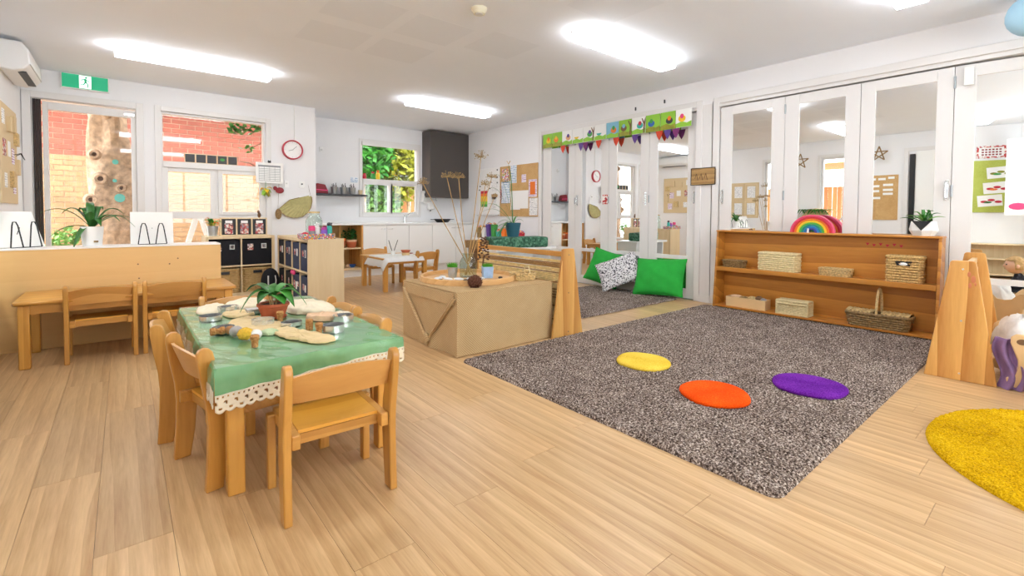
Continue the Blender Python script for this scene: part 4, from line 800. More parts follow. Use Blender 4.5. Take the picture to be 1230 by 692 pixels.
def star(x, y, z, r, label):
    t = thing('hanging_star', label, 'star', (x, y, z), 0, 'twig stars'); mb = MB(); P = [(0, r*math.sin(2*PI*k/5), r*math.cos(2*PI*k/5)) for k in range(5)]
    for k in range(5): mb.ring([P[k], P[(k+2) % 5]], .012, 6)
    mb.build('twigs', 'rattan_dark', t); MB().ring([(0, 0, r), (0, 0, ZC-z)], .002, 5).build('thread', 'pale_grey', t)
star(-.66, 4.02, 2.28, .17, 'twig star hanging in front of the left wall windows'); star(-.72, 2.62, 2.32, .15, 'twig star hanging near the white door in the left wall')
t = thing('craft_cabinet', 'low brown cabinet with a white top along the left wall', 'cabinet', (XL, 3.0, 0)); bx('body', 'dark_wood', t, .02, .19, 0, 1.2, 0, .74); bx('top', 'white_laminate', t, .017, .20, -.01, 1.21, .74, .77)
t = thing('burlap_mound', 'burlap draped mound with leafy branches on the craft cabinet', 'display', (-.77, 3.72, .77)); MB().lathe([(.09, 0), (.085, .1), (.07, .3), (.04, .45), (0, .47)], 16, sy=4).build('drape', 'burlap', t)
for i in range(14): leafpart('leaf', 'leaf', t, R(-100+i*3+(170 if i % 2 else 0)), .22, .08, .25, .2, (.02, -.2+.03*i, .28))
t = thing('white_hoop', 'white hoop arch standing on the craft cabinet', 'hoop', (-.76, 3.10, .77)); MB().ring([(0, .2*math.cos(a*PI/10), .36*math.sin(a*PI/10)) for a in range(11)], .02, 8).build('arch', 'pale_grey', t)
t = thing('art_board', 'olive green pinboard with three finger paintings, seen in the ajar mirror', 'pinboard', (XL, -1.3, 1.15)); bx('board', 'green_board', t, 0, .015, 0, .92, 0, .93)
for y, z, cols in ((.39, .61, ('leaf_yellow', 'green')), (.43, .34, ('red', 'orange')), (.50, .11, ('red', 'leaf_dark'))):
    p = MB().box(0, .004, -.16, .16, 0, .2, Tm((.015, y+.16, z), rx=R(-5))).build('painting', 'paper', t); mb = MB()
    for k in range(3): mb.ball((.02, y+.06+.09*k, z+.08+.03*(k % 2)), .003, .05, .022, 8)
    mb.build('paint_strokes', cols[0], p); mb = MB(); mb.ball((.021, y+.2, z+.07), .003, .06, .018, 8); mb.build('paint_strokes', cols[1], p)
t = thing('red_sign', 'small white sign with a red border above the olive pinboard', 'sign', (XL, -.82, 2.12)); bx('panel', 'paper', t, 0, .01, 0, .38, 0, .22); frame4(MB(), 0, .38, 0, .22, .03, .01, .014, 'x').build('border', 'print_red', t)
mb = MB()
for k in range(3):
    for q in range(6): mb.box(.01, .012, .06+q*.045, .09+q*.045, .05+k*.045, .075+k*.045)
mb.build('lettering', 'red_dark', t)
t = thing('hanging_painting', 'large white sheet with pink paint hanging by the olive pinboard', 'painting', (-.55, -1.0, 1.1)); bx('sheet', 'paper', t, 0, .004, -.1, .24, 0, 1.3); MB().ball((.006, .08, .15), .003, .12, .06, 10).build('paint_patch', 'pink', t); MB().ring([(0, .07, 1.3), (0, .07, 1.6)], .002, 5).build('thread', 'pale_grey', t)
t = thing('toy_shelf', 'low wooden toy shelf under the olive pinboard', 'shelf', (XL, -1.3, 0)); bx('side', 'panel_pine', t, .01, .3, 0, .02, 0, .6); bx('side', 'panel_pine', t, .01, .3, 1.0, 1.02, 0, .6); bx('back', 'birch', t, .01, .02, .02, 1.0, 0, .6)
for z in (.05, .32, .58): bx('board', 'birch', t, .02, .3, .02, 1.0, z, z+.02)

# ================================================================== kitchen
t = thing('kitchen_bench_top', 'white kitchen bench top along the far wall', 'worktop'); bx('slab', 'white_laminate', t, 2.335, XB, 7.68, YK-.002, .87, .90, bevel=.003); bx('upstand', 'white_laminate', t, 2.335, XB, YK-.015, YK-.002, .90, .93)
sk = bx('sink_bowl', 'metal', t, 3.78, 4.28, 7.85, 8.2, .899, .903)
xs = [3.105, 3.53, 3.955, 4.435, 4.945, 5.455]
nmk = ('beside the open wooden shelf', 'left of the sink', 'below the sink', 'right of the sink', 'in the corner below the dark cupboard')
for i in range(5):
    t = thing('base_cabinet', 'white kitchen base cabinet '+nmk[i], 'cabinet', (xs[i], 7.70, 0), 0, 'white kitchen base cabinets'); w = xs[i+1]-xs[i]
    bx('carcass', 'white_laminate', t, 0, w, .02, .615, .12, .87); d = bx('door', 'white_laminate', t, .003, w-.003, 0, .018, .13, .862, bevel=.002); hx = w-.10 if i in (0, 3) else .02
    if i not in (2,): MB().ring([(hx, .0, .80), (hx, -.025, .80), (hx+.08, -.025, .80), (hx+.08, 0, .80)], .005, 6).build('handle', 'metal', d)
    bx('kickboard', 'white_laminate', t, 0, w, .05, .065, 0, .12)
t = thing('open_shelf', 'open wooden shelf under the left end of the kitchen bench', 'shelf unit', (2.34, 7.70, 0))
bx('side_panel', 'panel_pine', t, .74, .765, 0, .6, .12, .87); bx('side_panel', 'panel_pine', t, 0, .02, 0, .6, .12, .87); bx('back_panel', 'oak_tan', t, .02, .74, .58, .6, .12, .87); bx('shelf', 'birch', t, .02, .74, .02, .58, .47, .49); bx('shelf', 'birch', t, .02, .74, .02, .58, .12, .15); bx('kickboard', 'white_laminate', t, 0, .765, .05, .065, 0, .12); bx('upright', 'pine', t, .47, .50, .30, .33, .49, .87)
for x, y, r, h, mt, lab in ((2.79, 7.86, .075, .12, 'terracotta', 'stacked orange terracotta pot at the left of the open shelf'), (2.96, 7.84, .085, .10, 'terracotta', 'wide terracotta pot at the right of the open shelf')):
    t = thing('clay_pot', lab, 'pot', (x, y, .49), 0, 'clay pots on the open shelf'); MB().lathe([(0, 0), (r*.75, 0), (r*.95, h*.75), (r, h*.77), (r, h), (r*.9, h), (r*.85, h*.8), (0, h*.8)], 20).build('body', mt, t); MB().lathe([(r*.9, h*.8), (r*.95, h*1.05), (r*1.03, h*1.07), (r*1.03, h*1.3), (r*.9, h*1.3), (0, h*1.2)], 20).build('upper_pot', 'orange' if x < 2.9 else 'dough_pink', t)
t = thing('trailing_plant', 'bushy trailing plant on the open kitchen shelf', 'plant', (2.99, 8.02, .49)); MB().lathe([(0, 0), (.05, 0), (.06, .12), (0, .12)], 14).build('pot', 'terracotta', t)
leafcloud(MB(), (0, -.04, .2), (.16, .10, .12), 160, .035, 44).build('foliage', 'leaf_dark', t)
t = thing('blue_bowl', 'small blue bowl on the lowest kitchen shelf', 'bowl', (2.98, 7.86, .15)); MB().lathe([(0, 0), (.03, 0), (.06, .05), (.055, .05), (.025, .01), (0, .01)], 18).build('bowl', 'blue', t); MB().ball((-.08, 0, .03), .03, n=10).build('pale_pebble', 'dough_pink', t)
t = thing('kitchen_tap', 'chrome mixer tap at the kitchen sink', 'tap', (4.12, 8.2, .90)); MB().cyl((0, 0, 0), (0, 0, .11), .022, n=14).build('body', 'metal', t); MB().ring([(0, 0, .1), (.08, -.10, .18), (.14, -.16, .2)], [.014, .012, .01], 10).build('spout', 'metal', t); MB().ring([(0, 0, .11), (-.03, .0, .16)], .007, 8).build('lever', 'metal', t)
t = thing('black_pan', 'black oval roasting pan on the kitchen bench', 'pan', (4.86, 8.05, .90)); MB().lathe([(0, .01), (.12, 0), (.17, .05), (.18, .07), (.172, .07), (.16, .05), (.1, .015), (0, .02)], 24, sy=.7).build('pan', 'black_metal', t); MB().lathe([(0, .075), (.10, .07), (.14, .055), (.1, .05), (0, .05)], 20, sy=.6).build('lining', 'rattan_pale', t); bx('handle', 'black_metal', t, -.25, -.17, -.03, .03, .055, .065); bx('handle', 'black_metal', t, .17, .25, -.03, .03, .055, .065)
t = thing('soap_dispenser', 'white wall soap dispenser beside the kitchen window', 'dispenser', (4.72, YK, 1.12)); bx('body', 'white_laminate', t, -.06, .06, -.10, 0, .03, .25, bevel=.015); MB().cyl((0, -.05, 0), (0, -.05, .03), .015).build('nozzle', 'grey', t)
t = thing('towel_dispenser', 'white paper towel dispenser with a grey band by the kitchen window', 'dispenser', (4.55, YK, 1.30)); bx('body', 'white_laminate', t, -.01, .0+.0, -.0, 0, 0, .1) if 0 else None
bx('cover', 'pale_grey', t, -.02, .16, -.12, 0, .0, .22, bevel=.012); bx('window_band', 'navy_fabric', t, .0, .14, -.123, -.12, .12, .17); bx('paper_edge', 'paper', t, .02, .12, -.11, -.05, -.03, 0)
t = thing('wall_cupboard', 'tall charcoal wall cupboard in the kitchen corner', 'cupboard', (4.563, 8.0, 1.39)); bx('body', 'charcoal_side', t, 0, .885, .02, YK-8.0, 0, 1.29); bx('door', 'charcoal', t, .002, .883, 0, .018, .002, 1.288, bevel=.002)
mb = MB()
for x in (.12, .22): mb.ring([(x, .18, 0), (x, .18, -.05), (x+.012, .15, -.06)], .005, 6)
mb.build('hook', 'metal', t)
t = thing('wall_shelf', 'dark grey floating shelf on the kitchen wall', 'shelf', (2.34, YK-.24, 1.40)); bx('board', 'dark_grey', t, 0, 1.0, 0, .24, -.03, 0, bevel=.003)
t = thing('red_bag', 'folded red lunch bag on the grey kitchen shelf', 'bag', (2.57, YK-.14, 1.40)); MB().prism([(-.1, 0), (.11, 0), (.1, .06), (.06, .15), (-.08, .17), (-.1, .1)], -.06, .06, 'y').build('body', 'red_dark', t, bevel=.015); MB().prism([(-.09, .055), (.1, .045), (.1, .06), (-.09, .07)], -.064, -.06, 'y').build('stripe', 'pink', t)
for i, (x, lab) in enumerate(((2.80, 'small zinc pail beside the red bag on the kitchen shelf'), (2.96, 'small zinc pail in the middle of the kitchen shelf'), (3.11, 'small zinc pail at the right of the kitchen shelf'))):
    t = thing('zinc_pail', lab, 'pail', (x, YK-.13, 1.40), 0, 'zinc pails on the kitchen shelf'); MB().lathe([(0, 0), (.045, 0), (.062, .115), (.065, .12), (.058, .12), (.042, .01), (0, .01)], 20).build('body', 'zinc', t); mb = MB()
    for k in range(5): mb.cyl((.02*math.cos(k*1.3), .02*math.sin(k*1.3), .02), (.035*math.cos(k*1.3), .035*math.sin(k*1.3), .15+.01*k), .005, n=5)
    mb.build('brushes', 'dark_grey', t)
t = thing('glass_cup', 'small cloudy cup at the right end of the kitchen shelf', 'cup', (3.26, YK-.13, 1.40)); MB().lathe([(0, 0), (.03, 0), (.04, .08), (.036, .08), (.028, .008), (0, .008)], 18).build('cup', 'paper_tan', t)
for i, (x, h, mt, lab) in enumerate(((3.40, .10, 'red', 'red paint jar on the kitchen window ledge'), (3.56, .14, 'green', 'green bottle with a red lid on the kitchen window ledge'), (3.66, .17, 'yellow', 'yellow bottle with an orange lid on the kitchen window ledge'))):
    t = thing('paint_bottle', lab, 'bottle', (x, YK+.03, 1.70), 0, 'coloured bottles on the kitchen window ledge'); MB().lathe([(0, 0), (.035, 0), (.036, h*.65), (.02, h*.75), (0, h*.75)], 16).build('body', mt, t); MB().lathe([(0, h*.75), (.024, h*.75), (.024, h), (0, h)], 14).build('lid', ('red', 'red', 'orange')[i], t)
for i, x in enumerate((4.02, 4.14, 4.25)):
    t = thing('clear_jar', ('clear jar at the left of three on the kitchen window ledge', 'clear jar in the middle of three on the kitchen window ledge', 'clear jar at the right of three on the kitchen window ledge')[i], 'jar', (x, YK+.03, 1.70), 0, 'clear jars on the kitchen window ledge'); MB().lathe([(.035, 0), (.036, .07), (.025, .09), (.023, .09), (.033, .07), (.032, .004)], 16).build('body', 'jar_glass', t); MB().lathe([(0, .09), (.028, .09), (.028, .105), (0, .105)], 14).build('lid', 'yellow' if i == 0 else 'pale_grey', t)
t = thing('tap_notice', 'small blue notice on the kitchen wall', 'notice', (3.13, YK, 1.62)); bx('sheet', 'print_blue', t, 0, .13, -.004, 0, 0, .10)
t = thing('alarm_sensor', 'small white sensor on the kitchen wall', 'sensor', (2.62, YK, 2.12)); bx('body', 'white_laminate', t, -.03, .03, -.03, 0, 0, .08, bevel=.008); bx('lens', 'pale_grey', t, -.018, .018, -.034, -.03, .015, .045)
# rear play table
t = thing('grey_drape', 'crumpled grey cloth draped over the rear play table', 'cloth', (2.62, 5.86, .462))
MB().slab(lambda u, v: (.0+.62*u, -.02+.62*v, -.12*max(0, (.12-u)/.12)**1.2-.05*max(0, (.1-v)/.1)+.012*abs(math.sin(u*17+v*5)*math.sin(v*13))), 26, 26, (0, 0, .005)).build('cloth', 'pale_grey', t, smooth=60)
t = thing('clay_dish', 'stacked brown clay dishes on the rear play table', 'dish', (3.08, 6.1, .462)); MB().lathe([(0, 0), (.05, 0), (.06, .05), (0, .05)], 18).build('lower_dish', 'dough', t); MB().lathe([(0, .05), (.05, .05), (.07, .085), (.06, .085), (0, .06)], 18).build('upper_dish', 'terracotta', t)
t = thing('brush_pot', 'little white pot holding two dark brushes on the rear play table', 'pot', (2.98, 6.3, .462)); MB().lathe([(0, 0), (.03, 0), (.035, .07), (.03, .07), (0, .02)], 16).build('pot', 'paper', t)
for s in (-1, 1): MB().cyl((0, 0, .02), (s*.07, -.01, .22), .005, n=6).build('brush', 'dark_grey', t)
t = thing('red_plate', 'small red plate on the rear play table', 'plate', (3.24, 6.35, .462)); MB().lathe([(0, .004), (.05, 0), (.08, .018), (.078, .02), (.05, .008), (0, .01)], 20).build('plate', 'red_dark', t)

# ================================================================== burlap table and tray
t = thing('burlap_table', 'low table wrapped in brown burlap beside the grey rug', 'table', (1.862, 2.875, 0))
BW_, BD_, BH_ = .965, .86, .485
def wob(a, z): return .006*math.sin(a*14+z*3)+.004*math.sin(a*31)+.010*(1-z/BH_)*math.sin(a*9+1)
mb = MB(); mb.prism(rrect(BW_, BD_, .02), BH_-.01, BH_, T=Tm((BW_/2, BD_/2, 0))); mb.build('top_cloth', 'burlap', t, bevel=.006)
mb = MB(); mb.slab(lambda u, v: (BW_*u, wob(u, v*BH_)*(1-v)*.9+.002, BH_*.985*v+.004), 40, 12, (0, .006, 0)); mb.build('front_drape', 'burlap', t)
mb = MB(); mb.slab(lambda u, v: (wob(u+2, v*BH_)*(1-v)*.9+.002, BD_*(1-u), BH_*.985*v+.004), 40, 12, (.006, 0, 0)); mb.build('side_drape', 'burlap', t)
mb = MB(); mb.slab(lambda u, v: (BW_*u, BD_-.008, BH_*.985*v+.004), 6, 4, (0, .006, 0)); mb.slab(lambda u, v: (BW_-.008, BD_*u, BH_*.985*v+.004), 6, 4, (.006, 0, 0)); mb.build('rear_drape', 'burlap', t)
# envelope fold at the end: hanging flap and two diagonal folds meeting low
mb = MB(); mb.slab(lambda u, v: (-.012-.004*math.sin(u*20), .04+.78*u, BH_-.015-.085*v), 30, 4, (.006, 0, 0)); mb.build('top_flap', 'burlap', t)
for ya, yb in ((.83, .44), (.03, .40)):
    MB().slab(lambda u, v: (-.016-.010*math.sin(PI*v), ya+(yb-ya)*u+(.05 if ya < .4 else -.05)*(v-.5)*(1-u*.6), BH_-.05-(BH_-.12)*u), 20, 4, (.008, 0, 0)).build('diagonal_fold', 'burlap', t)
MB().ball((-.02, .42, .07), .02, .045, .05, 12, j=.15).build('gathered_knot', 'burlap', t)
BZ = .485
t = thing('round_tray', 'large round wooden tray with a raised rim on the burlap table', 'tray', (2.325, 3.42, BZ)); RT = .415
MB().lathe([(0, 0), (RT, 0), (RT, .045), (RT-.022, .045), (RT-.022, .012), (0, .012)], 56).build('tray', 'tray_wood', t, bevel=.003)
TY = BZ+.012
def pail(x, y, mt, sq, label):
    t = thing('grass_pail', label, 'pot', (x, y, TY), 0, 'little pails of grass on the tray')
    if sq: MB().lathe([(0, 0), (.058, 0), (.066, .10), (.062, .10), (.054, .085), (0, .085)], 4, T=Matrix.Rotation(R(20), 4, 'Z')).build('pail', mt, t, bevel=.004)
    else: MB().lathe([(0, 0), (.034, 0), (.046, .09), (.049, .093), (.043, .093), (.04, .08), (0, .08)], 24).build('pail', mt, t)
    g = random.Random(5 if sq else 6); mb = MB()
    for i in range(420):
        a = g.uniform(0, 6.28); r = .04*g.random()**.5; x0, y0 = r*math.cos(a), r*math.sin(a); dx, dy = g.uniform(-.02, .02), g.uniform(-.02, .02); h = g.uniform(.03, .052)
        mb.add([(x0-.002, y0, .08), (x0+.002, y0, .08), (x0+dx, y0+dy, .085+h)], [(0, 1, 2)])
    tag(mb.build('grass', 'grass', t, smooth=0), None, kind='stuff')
    MB().ring([(.047, 0, .08), (.06, 0, .05), (.045, 0, .03)], .004, 6, T=Matrix.Rotation(R(-110), 4, 'Z')).build('lug', mt, t) if not sq else None
pail(2.235, 3.53, 'zinc', False, 'round zinc pail of green grass on the round tray'); pail(2.47, 3.33, 'pail_blue', True, 'square pale blue pail of green grass on the round tray')
t = thing('dried_stalk_jar', 'clear glass jar of tall dried seed heads on the round tray', 'vase', (2.36, 3.47, TY))
MB().lathe([(.066, 0), (.076, .012), (.078, .12), (.072, .15), (.05, .185), (.047, .2), (.052, .212), (.048, .212), (.043, .2), (.046, .184), (.068, .148), (.074, .12), (.072, .016), (.064, .005)], 30).build('jar', 'jar_glass', t)
heads = [(2.085, 3.79, 1.33, .055), (2.25, 3.65, 1.39, .062), (2.33, 3.58, 1.385, .058), (2.49, 3.46, 1.57, .065), (2.52, 3.43, 1.325, .045), (2.56, 3.39, 1.39, .05), (2.60, 3.40, 1.22, .03)]
g = random.Random(12)
for hx, hy, hz, hr in heads:
    p1 = Vector((hx-2.36, hy-3.47, hz-TY)); p0 = Vector((-p1.x*.12, -p1.y*.12, .02)); mid = p0.lerp(p1, .55)+Vector((g.uniform(-.015, .015), 0, -.01))
    st = MB().ring([p0, p0.lerp(mid, .6), mid, mid.lerp(p1, .6), p1], [.0045, .004, .0037, .0033, .003], 6).build('stalk', 'dried', t)
    mb = MB()
    for k in range(44):
        d = Vector((g.gauss(0, 1), g.gauss(0, 1), abs(g.gauss(0, .8))-.15)).normalized(); e = p1+d*hr*g.uniform(.75, 1.05); mb.ring([p1, p1.lerp(e, .5), e], [.0012, .0009, .0009], 4); mb.ball(e, .0045, n=5)
    mb.build('seed_head', 'dried_head', st)
t = thing('brown_cone_stem', 'dark brown cone-like seed spike in the jar of stalks', 'seed head', (2.62, 3.62, BZ)); mb = MB(); mb.ring([(0, 0, 0), (.02, 0, .16)], .008, 6); mb.build('stem', 'dark_wood', t); mb = MB()
for k in range(40):
    a = k*2.4; z = .14+.0055*k; r = .042*(1-(k/44)**1.5)+.01; mb.ball((.02+r*math.cos(a), r*math.sin(a), z), .013, .013, .008, 6)
tag(mb.build('spike', 'cone_brown', t), None, kind='stuff')
t = thing('pine_cone', 'dark brown pine cone at the front edge of the burlap table', 'pine cone', (2.105, 3.0, BZ)); MB().ball((0, 0, .04), .035, .035, .036, 12).build('core', 'cone_brown', t); mb = MB()
for k in range(90):
    a = k*2.39996; f = (k+.5)/90; th = math.acos(1-2*f); r = .045; c = Vector((r*math.sin(th)*math.cos(a), r*math.sin(th)*math.sin(a), .042+r*.9*math.cos(th)*.95)); nrm = (c-Vector((0, 0, .042))).normalized(); q = nrm.to_track_quat('Z', 'Y').to_matrix().to_4x4()
    mb.add([(-.016, 0, -.006), (0, -.008, .006), (.016, 0, -.006), (0, .018, .018)], [(0, 1, 3), (1, 2, 3), (0, 3, 2), (0, 2, 1)], Matrix.Translation(c) @ q)
mb.build('scales', 'walnut_shell', t, smooth=0)
g = random.Random(3); k = 0
for x, y, a, b, mt, lab in ((2.07, 3.50, .05, .032, 'stone_white', 'pale flat stone at the left of the tray'), (2.12, 3.42, .055, .03, 'stone_white', 'pale flat stone in front of the zinc pail'), (2.15, 3.56, .05, .03, 'stone_white', 'pale flat stone left of the zinc pail'), (2.19, 3.36, .05, .033, 'stone_white', 'pale flat stone behind the pine cone'), (2.28, 3.30, .05, .03, 'stone_white', 'pale flat stone between the pine cone and the blue pail'), (2.36, 3.28, .045, .03, 'stone_white', 'pale flat stone in front of the blue pail'), (2.03, 3.40, .026, .018, 'stone_dark', 'dark pebble at the left rim of the tray'), (2.19, 3.25, .026, .02, 'stone_dark', 'dark pebble just behind the pine cone'), (2.53, 3.22, .032, .02, 'stone_dark', 'dark pebble right of the blue pail')):
    o = MB().ball((0, 0, .009), a, b, .010, 16).build('flat_stone', mt, loc=(x, y, TY), rot=(0, 0, g.uniform(0, 3))); tag(o, lab, 'stone', 'stones on the round tray')
t = thing('flat_basket', 'shallow yellow woven basket on the burlap table beside the screen', 'basket', (2.70, 3.12, BZ), R(-12)); weave(.20, .16, .065, 6, 16, .006, 1.12, .06, .004).build('woven_body', 'rattan', t); MB().ring([(.04, -.06, .06), (.05, -.02, .115), (.05, .03, .115), (.04, .07, .06)], .006, 6).build('handle', 'rattan_pale', t)

# ================================================================== bamboo screens with trapezoid ends
def trap(t, T, w0, w1, h, r=.02, th=.024, mat='panel_pine', bolts=True):
    poly = [(-w0/2, 0), (w0/2, 0)]
    for s, a0, a1 in ((1, 0, 90), (-1, 90, 180)):
        for k in range(5):
            a = R(a0+(a1-a0)*k/4); poly.append((s*(w1/2-r)+r*math.cos(a), h-r+r*math.sin(a)))
    o = MB().prism(poly, 0, th, 'y', T).build('end_panel', mat, t, bevel=.004)
    if bolts:
        for z in (.06, .5, .93): MB().lathe([(0, -.002), (.006, -.002), (.006, .001), (0, .001)], 10, T=T @ Tm((0, 0, h*z), rx=R(90))).build('bolt', 'metal', o)
    return o
t = thing('bamboo_screen', 'bamboo cane screen with a trapezoid pine end panel behind the burlap table', 'screen', (2.955, 2.806, 0))
trap(t, Tm((0, 0, 0)), .375, .135, .765); bx('far_post', 'pine', t, -.022, .022, 1.30, 1.335, 0, .75, bevel=.008); bx('far_foot', 'pine_x', t, -.15, .15, 1.298, 1.337, 0, .04)
bx('top_rail', 'pine_y', t, -.018, .018, .024, 1.30, .69, .735, bevel=.004); bx('bottom_rail', 'pine_y', t, -.018, .018, .024, 1.30, .04, .08)
MB().ball((0, 1.318, .765), .026, n=12).build('finial', 'pine', t)
g = random.Random(9)
for k in range(50):
    z = .095+k*.0122
    if z > .665: break
    MB().ring([(-.022+g.uniform(-.002, .002), .026, z), (-.022+g.uniform(-.004, .004), .66, z+g.uniform(-.003, .003)), (-.022, 1.298, z)], g.uniform(.0056, .0072), 6).build('bamboo_cane', 'bamboo' if g.random() < .75 else 'bamboo_brown', t)
t = thing('pine_screen', 'pine screen with trapezoid end panels on the right beyond the rug', 'screen', (4.14, .475, 0), R(-90+3))
trap(t, Tm((0, 0, 0)), .345, .125, .775); trap(t, Tm((0, 1.06, 0)), .345, .125, .775)
bx('top_rail', 'pale_ply', t, -.015, .015, .024, 1.06, .70, .735); bx('bottom_rail', 'pale_ply', t, -.015, .015, .024, 1.06, .05, .085)
for k in range(6): bx('slat', 'panel_pine', t, .012, .022, .024, 1.06, .12+k*.095, .19+k*.095)
for a_, b_s, c_ in ((.03, .69, .012), (.05, .66, .016), (.035, .62, .012), (.06, .63, .008)): MB().ball((a_, -.001, b_s), c_*.7, .0015, c_*1.5, 8).build('red_stain', 'stain', t)

# ================================================================== white shelf behind the bamboo screen
t = thing('white_low_shelf', 'low white shelf behind the bamboo screen', 'shelf unit', (3.58, 4.62, 0)); bx('top', 'white_laminate', t, -.05, .98, -.05, .42, .60, .63); bx('side', 'white_laminate', t, 0, .02, 0, .38, 0, .60); bx('side', 'white_laminate', t, .91, .93, 0, .38, 0, .60); bx('back', 'white_laminate', t, .02, .91, .36, .38, 0, .60); bx('shelf', 'white_laminate', t, .02, .91, .0, .36, .28, .30)
t = thing('patchwork_cushion', 'green patchwork covered block on the low white shelf', 'cushion', (4.02, 4.77, .63), R(-14)); MB().prism(rrect(.80, .34, .05), 0, .135).build('pad', 'patch_cloth', t, bevel=.02)
t = thing('spider_plant', 'dark teal pot with a tall arching plant on the patchwork block', 'potted plant', (3.98, 4.80, .766)); MB().lathe([(0, 0), (.075, 0), (.10, .16), (.104, .162), (.104, .185), (.094, .185), (.09, .16), (0, .16)], 28).build('pot', 'teal_pot', t); MB().lathe([(0, .165), (.09, .163), (.09, .15), (0, .15)], 20).build('soil', 'soil', t)
for i, (az, L, w, ri, dr) in enumerate(((R(140), .36, .022, .55, .10), (R(150), .26, .014, .66, .0), (R(75), .14, .013, .74, 0), (R(160), .45, .024, .34, .12), (R(145), .42, .02, .26, .10), (R(165), .33, .03, .06, .22), (R(180), .30, .03, .04, .24), (R(130), .22, .028, .10, .10), (R(-40), .14, .03, .10, .06), (R(10), .10, .03, .12, .02), (R(200), .36, .03, .10, .28))): leafpart('leaf', ('leaf_dark', 'leaf')[i % 2], t, az, L, w, ri, dr, (0, 0, .16))
MB().ring([(0, 0, .16), (-.03, .03, .6), (-.05, .04, .96)], [.004, .003, .002], 6).build('flower_stem', 'leaf_dark', t); mb = MB()
for k in range(4): mb.ring([(-.05, .04, .96), (-.05+.03*math.cos(k*1.6), .04+.03*math.sin(k*1.6), 1.0)], .004, 5)
mb.build('bud', 'dried', t)
t = thing('storage_crate', 'brown wooden crate of craft pieces behind the bamboo screen', 'crate', (3.62, 5.02, 0)); bx('stand', 'dark_wood', t, -.12, .12, -.12, .12, 0, .62); bx('crate', 'rattan_dark', t, -.15, .15, -.15, .15, .62, .72)
t = thing('toy_rack', 'white rack crowded with small coloured toys under the pinboard', 'rack', (XB-.34, 6.0, 0)); bx('frame', 'white_laminate', t, 0, .32, 0, 1.4, 0, .62)
g = random.Random(21); cols = ('red', 'blue', 'yellow', 'orange', 'teal', 'green', 'violet', 'paper', 'rattan_dark')
for k in range(9):
    y = 6.08+k*.15; h = g.uniform(.10, .30); x = XB-.24; nmc = ('red', 'blue', 'yellow', 'orange', 'teal', 'green', 'violet', 'white', 'tan')[k]
    t = thing('toy_tub', nmc+' tub of small toys on the white rack under the pinboard', 'tub', (x, y, .62), 0, 'toy tubs under the pinboard'); MB().lathe([(0, 0), (.05, 0), (.066, h), (.06, h), (.046, .01), (0, .01)], 4, T=Matrix.Rotation(R(45), 4, 'Z')).build('tub', cols[k], t); MB().ball((0, 0, h), .045, .045, .04, 8, j=.25).build('toys', 'toy_mix', t)
# pinboard by the kitchen
t = thing('whiteboard', 'white magnetic board with a rainbow chart beside the cork pinboard', 'whiteboard', (XB, 6.97, 1.05)); bx('board', 'white_laminate', t, -.018, 0, 0, .68, 0, .90, bevel=.003); bx('tray', 'metal', t, -.05, -.018, 0, .68, -.01, .01)
p = bx('rainbow_chart', 'paper', t, -.022, -.018, .36, .60, .14, .52)
for k, c in enumerate(('green', 'lime', 'yellow', 'yellow', 'orange', 'red')): bx('stripe', c, p, -.024, -.022, .37, .59, .16+k*.052, .212+k*.052)
for y, z, w, h, mt in ((.06, .45, .18, .3, 'print_page'), (.08, .12, .16, .22, 'print_page'), (.1, .3, .12, .1, 'print_photo')): bx('note', mt, t, -.022, -.018, y, y+w, z, z+h)
mb = MB()
for y, z in ((.05, .84), (.05, .6), (.24, .62), (.28, .5), (.6, .55), (.62, .48), (.05, .7)): mb.box(-.026, -.018, y, y+.025, z, z+.025)
mb.build('magnet', 'black_plastic', t)
t = thing('cork_pinboard', 'cork pinboard with charts and white pages beside the mirrored doors', 'pinboard', (XB, 5.91, 1.03)); bx('board', 'cork_board', t, -.018, 0, 0, 1.04, 0, .92)
for y, z, w, h, mt in ((.78, .63, .2, .24, 'print_multi'), (.56, .6, .17, .32, 'print_blue'), (.74, .24, .26, .40, 'print_blue'), (.46, .12, .26, .34, 'paper'), (.24, .14, .22, .32, 'paper'), (.0, .02, .21, .30, 'print_page'), (.02, .34, .21, .30, 'print_purple'), (.06, .38, .13, .22, 'orange'), (.3, .60, .12, .14, 'print_purple'), (.98, .3, .05, .2, 'print_photo')): bx('page', mt, t, -.022-(.001 if mt == 'orange' else 0), -.018, y, y+w, z, z+h)
t = thing('carved_plank', 'carved wooden plank plaque fixed between the folding doors', 'plaque', (XB, 2.785, 1.43)); MB().prism([(0, .01), (.30, .0), (.315, .03), (.315, .19), (.31, .215), (.02, .205), (0, .19)], -.03, 0, 'x').build('plank', 'carved', t, bevel=.006)
frame4(MB(), .0, .315, .0, .21, .008, -.034, -.028, 'x').build('charred_edge', 'black_plastic', t)
mb = MB()
for k in range(3): mb.ring([(-.031, .1+.06*k, .06), (-.031, .12+.06*k, .14), (-.031, .14+.06*k, .08)], .005, 5)
mb.build('carving', 'dark_wood', t)
